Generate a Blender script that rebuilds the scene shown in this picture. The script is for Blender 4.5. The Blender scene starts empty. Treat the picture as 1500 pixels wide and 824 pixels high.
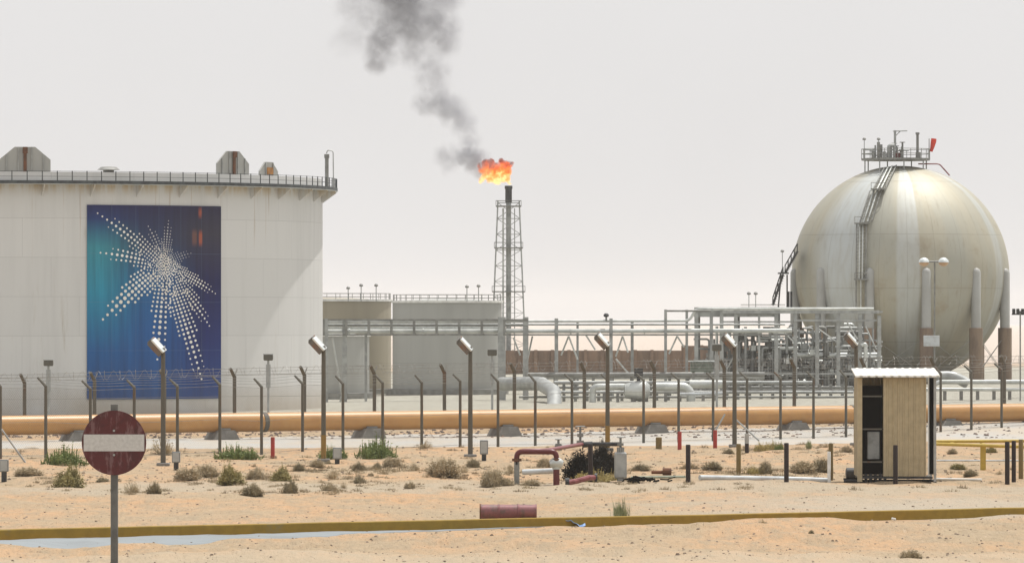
import bpy, math, random
import numpy as np
from mathutils import Vector, Matrix, Euler

PI = math.pi
F, HZ, CX, CH = 9000.0, 471.0, 750.0, 5.0     # focal length in photo pixels, horizon row, centre column, eye height
scene = bpy.context.scene
COL = scene.collection
rnd = random.Random(7)

# ------------------------------------------------------------------ terrain
def _hash(ix, iy, s):
    n = np.sin(ix * 127.1 + iy * 311.7 + s * 74.7) * 43758.5453
    return n - np.floor(n)
def vnoise(x, y, s=0):
    ix, iy = np.floor(x), np.floor(y)
    fx, fy = x - ix, y - iy
    fx = fx * fx * (3 - 2 * fx); fy = fy * fy * (3 - 2 * fy)
    a = _hash(ix, iy, s); b = _hash(ix + 1, iy, s); c = _hash(ix, iy + 1, s); d = _hash(ix + 1, iy + 1, s)
    return (a * (1 - fx) + b * fx) * (1 - fy) + (c * (1 - fx) + d * fx) * fy - .5
def sst(x, a, b):
    t = np.clip((x - a) / (b - a), 0, 1); return t * t * (3 - 2 * t)
KX0, KY0, KX1, KY1 = -11.75, 141.0, 13.1, 157.7           # kerb line
def kerb_y(x): return KY0 + (KY1 - KY0) * (x - KX0) / (KX1 - KX0)
def ground(x, y):
    x = np.asarray(x, float); y = np.asarray(y, float)
    rise = .012 * np.clip(x + 24, 0, 56) * sst(y, 262, 288) * (1 - sst(y, 500, 1500))
    amp = 1 - .75 * sst(y, 240, 262) 
    road = 1 - .85 * np.exp(-((y - (252 + .25 * x)) / 8.5) ** 4)
    n = .16 * vnoise(x / 7, y / 9, 1) + .09 * vnoise(x / 2.1, y / 2.6, 2) + .09 * vnoise(x / .9, y / 1.2, 3) + .055 * vnoise(x / .4, y / .55, 4)
    n = n * amp * road
    kk = y - kerb_y(x) + 1.2 * vnoise(x / 9, x * 0, 12)
    for c_, w_, d_ in ((24, .3, .06), (26.3, .3, .06), (33, .28, .045), (35.2, .28, .045), (44, .35, .07), (-7.5, .3, .05), (-9.7, .3, .05)):
        n = n - d_ * np.exp(-((kk - c_) / w_) ** 2) + .5 * d_ * np.exp(-((kk - c_ - w_ * 2.2) / w_) ** 2)
    k = y - kerb_y(x)                                      # negative in front of the kerb
    near = np.exp(-(k / 2.2) ** 2)
    n = n * (1 - .7 * near) * np.where(k < -2, 1.45, 1)
    bank = .09 * sst(x, 4.2, 6.0) * (1 - sst(x, 7.7, 8.9)) + .04 * sst(x, 1.5, 4) * (1 - sst(x, 8, 9)) + .07 * sst(x, 11.2, 13.5)
    front = np.where(k < 0, np.exp(-(k / 2.6) ** 2), 0)
    mound = .16 * np.exp(-((x - 5.4) / 2.2) ** 2 - ((y - 143.5) / 2.6) ** 2) + .14 * np.exp(-((x - 11.5) / 2.4) ** 2 - ((y - 145) / 3) ** 2) \
        + .12 * np.exp(-((x - 2.0) / 2.5) ** 2 - ((y - 136) / 3) ** 2) + .2 * np.exp(-((x + 6) / 3) ** 2 - ((y - 128) / 3) ** 2)
    sand = .35 * sst(y, 203, 211) * (1 - sst(y, 213, 228)) * (vnoise(x / 5, y / 8, 9) + .5) * .6
    far = .8 * vnoise(x / 90, y / 130, 6) * sst(y, 600, 1500)
    return rise + n + bank * front + mound * np.where(k < -.3, 1, 0) * sst(-k, .3, 2.5) + sand + far
def gz(x, y): return float(ground(x, y))
def P(px, py, d): return Vector(((px - CX) * d / F, d, CH - (py - HZ) * d / F))
def G(px, py):                                             # where the sight line of a pixel meets the ground
    d = CH * F / (py - HZ)
    for _ in range(7):
        z = gz((px - CX) * d / F, d)
        d = .5 * d + .5 * (CH - z) * F / (py - HZ)
    x = (px - CX) * d / F
    return Vector((x, d, gz(x, d)))

# ------------------------------------------------------------------ materials
def newmat(name):
    m = bpy.data.materials.new(name); m.use_nodes = True
    nt = m.node_tree; nt.nodes.clear()
    o = nt.nodes.new('ShaderNodeOutputMaterial'); b = nt.nodes.new('ShaderNodeBsdfPrincipled')
    nt.links.new(b.outputs[0], o.inputs[0])
    return m, nt, b, o
def node(nt, t, **kw):
    n = nt.nodes.new(t)
    for k, v in kw.items():
        if k in n.inputs.keys(): n.inputs[k].default_value = v
        else: setattr(n, k, v)
    return n
def coords(nt, scale=(1, 1, 1), kind='Object'):
    tc = nt.nodes.new('ShaderNodeTexCoord'); mp = nt.nodes.new('ShaderNodeMapping')
    mp.inputs['Scale'].default_value = scale
    nt.links.new(tc.outputs[kind], mp.inputs[0]); return mp.outputs[0]
def noise(nt, vec, scale, detail=5, rough=.6, dist=0):
    n = node(nt, 'ShaderNodeTexNoise'); n.inputs['Scale'].default_value = scale
    n.inputs['Detail'].default_value = detail; n.inputs['Roughness'].default_value = rough
    n.inputs['Distortion'].default_value = dist
    nt.links.new(vec, n.inputs['Vector']); return n.outputs[0]
def ramp(nt, fac, stops):
    r = nt.nodes.new('ShaderNodeValToRGB'); nt.links.new(fac, r.inputs[0])
    e = r.color_ramp.elements
    while len(e) < len(stops): e.new(.5)
    for i, (p, c) in enumerate(stops):
        e[i].position = p; e[i].color = (*c, 1) if len(c) == 3 else c
    return r.outputs[0]
def rng(nt, fac, a, b, c=0., d=1., smooth=True):
    n = nt.nodes.new('ShaderNodeMapRange'); nt.links.new(fac, n.inputs[0])
    if smooth: n.interpolation_type = 'SMOOTHSTEP'
    for i, v in enumerate((a, b, c, d)): n.inputs[i + 1].default_value = v
    return n.outputs[0]
def mixc(nt, fac, a, b, mode='MIX'):
    n = nt.nodes.new('ShaderNodeMix'); n.data_type = 'RGBA'; n.blend_type = mode
    for s, v in ((n.inputs[0], fac), (n.inputs[6], a), (n.inputs[7], b)):
        if isinstance(v, (int, float)): s.default_value = v
        elif isinstance(v, tuple): s.default_value = (*v, 1) if len(v) == 3 else v
        else: nt.links.new(v, s)
    return n.outputs[2]
def mth(nt, op, a, b=None, c=None):
    n = nt.nodes.new('ShaderNodeMath'); n.operation = op
    for i, v in enumerate((a, b, c)):
        if v is None: continue
        if isinstance(v, (int, float)): n.inputs[i].default_value = v
        else: nt.links.new(v, n.inputs[i])
    return n.outputs[0]
def bump(nt, b, h, strength, dist=.02):
    n = nt.nodes.new('ShaderNodeBump'); n.inputs['Strength'].default_value = strength; n.inputs['Distance'].default_value = dist
    nt.links.new(h, n.inputs['Height']); nt.links.new(n.outputs[0], b.inputs['Normal'])
def simple(name, c1, c2=None, rough=.6, metal=0., scale=3., stretch=(1, 1, 1), bmp=0., spec=.5):
    m, nt, b, o = newmat(name)
    c2 = c2 or tuple(v * .75 for v in c1)
    v = coords(nt, stretch)
    n = noise(nt, v, scale)
    nt.links.new(mixc(nt, rng(nt, n, .35, .65), c1, c2), b.inputs['Base Color'])
    b.inputs['Roughness'].default_value = rough; b.inputs['Metallic'].default_value = metal
    b.inputs['Specular IOR Level'].default_value = spec
    if bmp: bump(nt, b, n, bmp)
    return m
def rusty(name, base, rust, amount=.5, rough=.6, metal=0., scale=2., stretch=(1, 1, .25)):
    m, nt, b, o = newmat(name)
    v = coords(nt, stretch)
    n = noise(nt, v, scale, 7, .65); n2 = noise(nt, v, scale * 4, 4)
    base2 = mixc(nt, rng(nt, n2, .3, .7), base, tuple(x * .82 for x in base))
    nt.links.new(mixc(nt, rng(nt, n, amount, amount + .16), base2, rust), b.inputs['Base Color'])
    b.inputs['Roughness'].default_value = rough; b.inputs['Metallic'].default_value = metal
    return m

M = {}
M['galv'] = simple('galvanised_steel', (.40, .415, .405), (.28, .29, .285), .5, .35, 2.)
M['galv_light'] = simple('silver_cladding', (.62, .64, .62), (.46, .48, .46), .38, .45, 1.2)
M['galv_dark'] = simple('weathered_steel', (.27, .275, .26), (.18, .18, .17), .6, .2, 2.)
M['column'] = simple('pale_column_paint', (.37, .375, .36), (.33, .33, .31), .55, 0, .5)
M['steel_black'] = simple('dark_painted_steel', (.045, .048, .05), (.02, .02, .022), .6, .1, 4.)
M['rail'] = simple('dark_handrail_paint', (.07, .085, .09), (.035, .04, .045), .6, .1, 3.)
M['post'] = rusty('weathered_fence_post', (.115, .11, .09), (.12, .065, .035), .55, .7, .1, 3.)
M['wire'] = simple('fence_wire', (.36, .37, .36), (.25, .25, .24), .5, .4)
M['mesh_wire'] = simple('dull_mesh_wire', (.17, .17, .16), (.12, .12, .11), .7)
M['beige'] = rusty('beige_sheet_metal', (.46, .385, .245), (.36, .28, .17), .64, .6, .0, 1.2, (1, 1, .8))
M['white_metal'] = rusty('white_roof_sheet', (.72, .71, .66), (.45, .36, .24), .66, .5, .1, 2.)
M['black'] = simple('flat_black_and_shade', (.003, .003, .003), (.005, .005, .004), .95, spec=.1)  # plain black parts, and the panels that paint shade in the shed
M['red'] = rusty('red_pipe_paint', (.11, .010, .012), (.06, .012, .010), .52, .35, .0, 3., (1, 1, 1))
M['pinkred'] = rusty('sun_faded_red_paint', (.24, .065, .07), (.13, .02, .02), .5, .35, .0, 3., (1, 1, 1))
M['red_post'] = simple('red_marker_paint', (.36, .03, .02), (.25, .03, .02), .6)
M['yellow'] = rusty('yellow_pipe_paint', (.50, .36, .06), (.33, .22, .06), .6, .5, 0, 2., (1, 1, 1))
M['post_dark'] = rusty('dark_bollard_steel', (.022, .012, .010), (.05, .022, .015), .58, .75, 0, 4.)
M['ochre'] = rusty('ochre_pole_paint', (.27, .165, .04), (.12, .08, .04), .55, .7, 0, 4.)
M['post_olive'] = rusty('olive_post_paint', (.19, .135, .045), (.10, .06, .03), .55, .7, 0, 4.)
M['sign_pole'] = simple('dull_sign_pole', (.14, .145, .14), (.09, .09, .085), .7, 0, 3)
M['white'] = simple('white_paint', (.75, .75, .72), (.6, .6, .57), .5)
M['pipe_pale'] = simple('pale_blue_grey_pipe', (.52, .56, .58), (.4, .42, .43), .45)
M['concrete'] = simple('support_concrete', (.25, .245, .23), (.18, .175, .165), .9, 0, 3.)
M['grey_box'] = simple('grey_cabinet_paint', (.24, .255, .255), (.16, .17, .17), .5, .1)
M['lamp'] = simple('floodlight_casing', (.72, .76, .76), (.55, .6, .6), .35, .2)
M['lamp_end_shade'] = rusty('floodlight_end_and_shade', (.14, .14, .13), (.2, .09, .04), .5, .6)
M['orange'] = simple('windsock_orange', (.75, .06, .03), (.5, .05, .03), .8)
M['rust'] = simple('rust', (.17, .07, .035), (.10, .05, .03), .9, 0, 3.)
M['rust_light'] = simple('ochre_rust', (.42, .2, .06), (.26, .13, .05), .9, 0, 2.)
M['fireproof'] = simple('fireproof_concrete', (.24, .18, .13), (.15, .11, .085), .9, 0, 1.2, (1, 1, .3))
M['barrel'] = rusty('faded_maroon_paint', (.25, .10, .105), (.15, .085, .075), .47, .5, .1, 5., (1, 1, 1))
M['bluebag'] = simple('blue_plastic', (.10, .24, .55), (.25, .38, .6), .6, 0, 8)
M['rock'] = simple('stone', (.30, .24, .18), (.16, .12, .09), .95, 0, 3.)
M['twig_grey'] = simple('dry_grey_twigs', (.50, .42, .29), (.36, .30, .20), .9, 0, 3)
M['twig_olive'] = simple('olive_dry_foliage', (.38, .33, .15), (.25, .22, .10), .9, 0, 3)
M['twig_dark'] = simple('dark_dry_foliage', (.37, .32, .21), (.26, .22, .145), .9, 0, 3)
M['leaf_green'] = simple('desert_green_leaf', (.20, .25, .08), (.13, .17, .055), .8, 0, 4)
M['leaf_red'] = simple('reddish_stalks', (.20, .11, .055), (.15, .12, .05), .8, 0, 4)
M['leaf_black'] = simple('charred_foliage', (.006, .006, .005), (.014, .013, .009), .9, 0, 4)
M['scrub'] = simple('dead_scrub', (.40, .33, .22), (.25, .2, .13), .9, 0, .4)
M['straw'] = simple('straw_grass', (.48, .39, .16), (.33, .28, .12), .9, 0, 4)
M['tuft'] = simple('grey_green_grass', (.36, .38, .22), (.25, .28, .15), .9, 0, 4)

def brand_tank_paint(name, base, stain, zgirder=None, seams=True, stain_amt=.62):
    m, nt, b, o = newmat(name)
    v = coords(nt, (1, 1, .07)); vo = coords(nt)
    n = noise(nt, v, .9, 7, .6); n2 = noise(nt, vo, .16, 4); n3 = noise(nt, coords(nt, (1, 1, .1)), 1.7, 5, .7)
    c = mixc(nt, rng(nt, n, .4, .75), base, tuple(x * .88 for x in base))
    c = mixc(nt, mth(nt, 'MULTIPLY', rng(nt, n3, stain_amt, stain_amt + .2), mth(nt, 'MULTIPLY', rng(nt, n2, .5, .66), .5)), c, stain)
    sep = nt.nodes.new('ShaderNodeSeparateXYZ'); nt.links.new(vo, sep.inputs[0])
    if seams:
        w = mth(nt, 'PINGPONG', sep.outputs[2], 1.05)
        line = mth(nt, 'LESS_THAN', w, .014)
        c = mixc(nt, mth(nt, 'MULTIPLY', line, .45), c, tuple(x * .55 for x in base))
        fl = mth(nt, 'FLOOR', mth(nt, 'DIVIDE', sep.outputs[2], 2.1))
        wn = nt.nodes.new('ShaderNodeTexWhiteNoise'); wn.noise_dimensions = '1D'; nt.links.new(fl, wn.inputs['W'])
        c = mixc(nt, mth(nt, 'MULTIPLY', wn.outputs[0], .10), c, tuple(x * .6 for x in base))
    if zgirder:
        base_d = mth(nt, 'MULTIPLY', rng(nt, sep.outputs[2], 1.9, .1), rng(nt, n2, .3, .6))
        c = mixc(nt, mth(nt, 'MULTIPLY', base_d, .55), c, (.40, .32, .22))
        n4 = noise(nt, coords(nt, (1, 1, .03)), 4.5, 4, .6)
        run = mth(nt, 'MULTIPLY', rng(nt, n4, .62, .72), mth(nt, 'MULTIPLY', rng(nt, sep.outputs[2], 6.5, zgirder), mth(nt, 'LESS_THAN', sep.outputs[2], zgirder)))
        c = mixc(nt, mth(nt, 'MULTIPLY', run, .5), c, (.33, .22, .12))
        an = mth(nt, 'ARCTAN2', sep.outputs[0], mth(nt, 'MULTIPLY', sep.outputs[1], -1))
        vs_ = mth(nt, 'LESS_THAN', mth(nt, 'PINGPONG', mth(nt, 'ADD', mth(nt, 'ADD', an, 7), mth(nt, 'MULTIPLY', fl, .083)), .125), .0009)
        c = mixc(nt, mth(nt, 'MULTIPLY', vs_, .3), c, tuple(x * .55 for x in base))
        g = mth(nt, 'MULTIPLY', mth(nt, 'MULTIPLY', rng(nt, sep.outputs[2], zgirder - .75, zgirder, 0, 1), mth(nt, 'LESS_THAN', sep.outputs[2], zgirder)), rng(nt, n3, .38, .62))
        c = mixc(nt, mth(nt, 'MULTIPLY', g, .75), c, (.48, .35, .17))
    nt.links.new(c, b.inputs['Base Color'])
    b.inputs['Roughness'].default_value = .55; b.inputs['Specular IOR Level'].default_value = .3
    bump(nt, b, n2, .15, .1)
    return m
M['tank'] = brand_tank_paint('white_tank_paint', (.64, .64, .63), (.34, .28, .19), 12.38, stain_amt=.55)
M['tank_tan'] = brand_tank_paint('tan_tank_paint', (.37, .335, .26), (.35, .28, .19), None)
M['tank_grey'] = brand_tank_paint('grey_tank_paint', (.38, .385, .365), (.34, .32, .26), None)

# sand
def ground_mat():
    m, nt, b, o = newmat('desert_sand')
    v = coords(nt)
    sep = nt.nodes.new('ShaderNodeSeparateXYZ'); nt.links.new(v, sep.inputs[0])
    x, y = sep.outputs[0], sep.outputs[1]
    n1 = noise(nt, coords(nt, (1, .45, 1)), .22, 7, .62); n2 = noise(nt, coords(nt, (1, .3, 1)), 1.9, 7, .72); n3 = noise(nt, coords(nt, (1, .3, 1)), 8, 4, .7)
    sand = mixc(nt, rng(nt, n1, .36, .66), (.48, .305, .175), (.385, .30, .20))
    sand = mixc(nt, mth(nt, 'MULTIPLY', rng(nt, n2, .40, .64), .85), sand, (.335, .265, .18))
    sand = mixc(nt, mth(nt, 'MULTIPLY', rng(nt, n3, .54, .7), .6), sand, (.24, .175, .115))
    sand = mixc(nt, mth(nt, 'MULTIPLY', rng(nt, n3, .42, .28), .4), sand, (.60, .46, .34))
    wob = mth(nt, 'MULTIPLY', mth(nt, 'SUBTRACT', n1, .5), 22)
    yy = mth(nt, 'ADD', y, wob)
    # dusty wheel track worn along the posts
    tr = mth(nt, 'MULTIPLY', rng(nt, yy, 176, 181), rng(nt, yy, 192, 187))
    sand = mixc(nt, mth(nt, 'MULTIPLY', tr, .7), sand, (.385, .33, .25))
    # grey gravel spreading to the right behind the kerb, and beside it
    tr2 = mth(nt, 'MULTIPLY', mth(nt, 'MULTIPLY', rng(nt, yy, 154, 158), rng(nt, yy, 182, 170)), rng(nt, mth(nt, 'ADD', x, mth(nt, 'MULTIPLY', wob, .4)), 0, 11))
    sand = mixc(nt, mth(nt, 'MULTIPLY', tr2, .75), sand, (.40, .355, .285))
    yn = mth(nt, 'ADD', y, mth(nt, 'MULTIPLY', x, -.15))
    tr3 = mth(nt, 'MULTIPLY', rng(nt, mth(nt, 'ADD', yn, mth(nt, 'MULTIPLY', wob, .6)), 136, 126), .6)
    sand = mixc(nt, tr3, sand, (.44, .37, .275))
    # pale gravel yard of the plant, then open desert paled to imitate distance haze
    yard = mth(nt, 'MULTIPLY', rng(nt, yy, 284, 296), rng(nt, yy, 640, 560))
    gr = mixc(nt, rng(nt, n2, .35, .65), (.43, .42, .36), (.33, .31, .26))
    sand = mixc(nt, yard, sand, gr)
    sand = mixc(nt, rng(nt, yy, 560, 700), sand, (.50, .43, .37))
    nt.links.new(sand, b.inputs['Base Color'])
    b.inputs['Roughness'].default_value = .95; b.inputs['Specular IOR Level'].default_value = .15
    h = mth(nt, 'ADD', n2, mth(nt, 'MULTIPLY', n3, .5))
    bump(nt, b, h, 1.0, .16)
    return m
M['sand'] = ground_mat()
M['road'] = simple('dusty_concrete_road', (.37, .36, .335), (.40, .35, .285), .9, 0, .5, (1, .3, 1), .1)
M['asphalt'] = simple('pale_dusty_asphalt', (.225, .25, .265), (.19, .205, .21), .8, 0, .6, (.3, 1, 1), .2)
M['kerb'] = rusty('olive_yellow_kerb_paint', (.30, .195, .025), (.24, .19, .08), .6, .8, 0, 1.2, (1, 1, 1))

def brick_mat():
    m, nt, b, o = newmat('brown_block_wall')
    v = coords(nt)
    n = noise(nt, coords(nt, (1, 1, .3)), .8, 6, .7); n2 = noise(nt, v, 5, 4)
    c = mixc(nt, rng(nt, n, .35, .65), (.26, .175, .125), (.17, .12, .09))
    c = mixc(nt, mth(nt, 'MULTIPLY', rng(nt, n2, .5, .8), .5), c, (.32, .24, .18))
    nt.links.new(c, b.inputs['Base Color']); b.inputs['Roughness'].default_value = .95
    bump(nt, b, n2, .4, .05)
    return m
M['brick'] = brick_mat()

def banner_mat():
    m, nt, b, o = newmat('printed_blue_banner')
    uv = nt.nodes.new('ShaderNodeUVMap'); uv.uv_map = 'uv'
    sep = nt.nodes.new('ShaderNodeSeparateXYZ'); nt.links.new(uv.outputs[0], sep.inputs[0])
    u, w = sep.outputs[0], sep.outputs[1]
    left = ramp(nt, w, [(0, (.02, .075, .24)), (.25, (.012, .11, .32)), (.55, (.02, .27, .42)), (.78, (.04, .28, .36)), (.93, (.012, .04, .17)), (1, (.014, .018, .10))])
    right = ramp(nt, w, [(0, (.02, .065, .24)), (.3, (.009, .024, .15)), (.6, (.009, .012, .085)), (.85, (.04, .038, .065)), (1, (.02, .018, .06))])
    mp = nt.nodes.new('ShaderNodeMapping'); mp.inputs['Scale'].default_value = (14, .7, 1); nt.links.new(uv.outputs[0], mp.inputs[0])
    st = noise(nt, mp.outputs[0], 1.6, 5, .6)
    uu = mth(nt, 'ADD', u, mth(nt, 'MULTIPLY', mth(nt, 'SUBTRACT', st, .5), .22))
    mid = ramp(nt, w, [(0, (.022, .085, .26)), (.35, (.014, .11, .34)), (.6, (.014, .12, .30)), (.8, (.03, .055, .13)), (1, (.02, .02, .08))])
    c = mixc(nt, rng(nt, uu, .08, .42), left, mid)
    c = mixc(nt, rng(nt, uu, .42, .86), c, right)
    c = mixc(nt, mth(nt, 'MULTIPLY', rng(nt, st, .3, .75), .35), c, (.004, .006, .02))
    pan = mth(nt, 'LESS_THAN', mth(nt, 'PINGPONG', u, .0833), .0012)
    pan2 = mth(nt, 'LESS_THAN', mth(nt, 'PINGPONG', w, .125), .0011)
    c = mixc(nt, mth(nt, 'MULTIPLY', mth(nt, 'MAXIMUM', pan, pan2), .3), c, (.12, .2, .3))
    # orange reflections painted into the print near the upper right corner
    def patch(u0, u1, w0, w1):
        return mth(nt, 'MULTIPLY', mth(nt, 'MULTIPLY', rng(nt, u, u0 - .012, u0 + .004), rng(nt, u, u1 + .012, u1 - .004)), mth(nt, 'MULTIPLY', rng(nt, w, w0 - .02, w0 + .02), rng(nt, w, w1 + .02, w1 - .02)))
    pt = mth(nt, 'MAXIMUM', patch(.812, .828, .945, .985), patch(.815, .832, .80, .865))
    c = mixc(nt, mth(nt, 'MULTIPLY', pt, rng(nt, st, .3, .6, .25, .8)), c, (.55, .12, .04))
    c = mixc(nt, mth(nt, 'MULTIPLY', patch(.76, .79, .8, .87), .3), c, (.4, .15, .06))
    nt.links.new(c, b.inputs['Base Color']); b.inputs['Roughness'].default_value = .45; b.inputs['Specular IOR Level'].default_value = .2
    bump(nt, b, st, .3, .05)
    return m
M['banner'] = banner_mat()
M['dot'] = simple('emblem_white_print', (.84, .83, .80), (.74, .71, .64), .6, 0, .6)
M['dot_pale'] = simple('emblem_pale_print', (.46, .46, .48), (.6, .6, .6), .6, 0, .6)

def sphere_mat():
    m, nt, b, o = newmat('aged_silver_sphere_paint')
    tc = nt.nodes.new('ShaderNodeTexCoord'); sep = nt.nodes.new('ShaderNodeSeparateXYZ'); nt.links.new(tc.outputs['Object'], sep.inputs[0])
    ang = mth(nt, 'ARCTAN2', sep.outputs[0], mth(nt, 'MULTIPLY', sep.outputs[1], -1))
    lat = mth(nt, 'MULTIPLY', sep.outputs[2], .03)
    cb = nt.nodes.new('ShaderNodeCombineXYZ'); nt.links.new(ang, cb.inputs[0]); nt.links.new(lat, cb.inputs[1])
    n = noise(nt, cb.outputs[0], 3.2, 3, .5); n2 = noise(nt, cb.outputs[0], 22, 5, .6)
    n3 = noise(nt, coords(nt), .5, 5, .6)
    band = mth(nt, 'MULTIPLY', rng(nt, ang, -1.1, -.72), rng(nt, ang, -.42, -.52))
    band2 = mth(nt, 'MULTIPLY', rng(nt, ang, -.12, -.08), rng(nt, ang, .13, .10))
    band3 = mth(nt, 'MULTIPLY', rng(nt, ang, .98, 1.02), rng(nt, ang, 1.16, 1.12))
    c = mixc(nt, rng(nt, n, .38, .62), (.41, .385, .305), (.38, .375, .32))
    c = mixc(nt, rng(nt, n3, .5, .75), c, (.33, .29, .215))
    c = mixc(nt, mth(nt, 'MULTIPLY', rng(nt, n2, .5, .8), .4), c, (.24, .20, .145))
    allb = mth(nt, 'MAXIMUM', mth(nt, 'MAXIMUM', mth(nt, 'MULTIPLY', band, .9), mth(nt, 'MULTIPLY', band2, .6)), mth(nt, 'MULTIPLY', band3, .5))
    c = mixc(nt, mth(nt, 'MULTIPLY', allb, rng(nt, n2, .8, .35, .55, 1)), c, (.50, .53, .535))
    # weld seams of the plates
    seam = mth(nt, 'LESS_THAN', mth(nt, 'PINGPONG', ang, .1309), .0022)
    seamz = mth(nt, 'LESS_THAN', mth(nt, 'PINGPONG', mth(nt, 'ADD', sep.outputs[2], 20), 1.9), .02)
    c = mixc(nt, mth(nt, 'MULTIPLY', mth(nt, 'MAXIMUM', seam, seamz), .35), c, (.17, .15, .12))
    nt.links.new(c, b.inputs['Base Color'])
    b.inputs['Metallic'].default_value = .3; b.inputs['Roughness'].default_value = .6
    bump(nt, b, n3, .12, .2)
    return m
M['sphere'] = sphere_mat()
def orange_pipe():
    m, nt, b, o = newmat('sun_bleached_orange_pipe')
    n = noise(nt, coords(nt, (.25, 1, 1)), 1.1, 6, .65); n2 = noise(nt, coords(nt), 5, 4)
    c = mixc(nt, rng(nt, n, .35, .7), (.50, .265, .085), (.41, .205, .065))
    c = mixc(nt, mth(nt, 'MULTIPLY', rng(nt, n2, .5, .75), .3), c, (.52, .34, .16))
    nt.links.new(c, b.inputs['Base Color']); b.inputs['Roughness'].default_value = .42
    return m
M['orange_pipe'] = orange_pipe()
def sign_red():
    m, nt, b, o = newmat('weathered_sign_red')
    v = coords(nt); n = noise(nt, v, 5, 6, .65, 1.2); n2 = noise(nt, coords(nt, (1, 1, .35)), 9, 5, .7)
    c = mixc(nt, rng(nt, n, .35, .7), (.085, .007, .010), (.05, .006, .008))
    c = mixc(nt, mth(nt, 'MULTIPLY', rng(nt, n2, .5, .63), .6), c, (.20, .11, .115))
    nt.links.new(c, b.inputs['Base Color']); b.inputs['Roughness'].default_value = .45
    return m
M['sign_red'] = sign_red()
M['sign_white'] = rusty('weathered_sign_white', (.56, .56, .55), (.45, .44, .42), .58, .5, 0, 6, (1, 1, 1))

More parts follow.
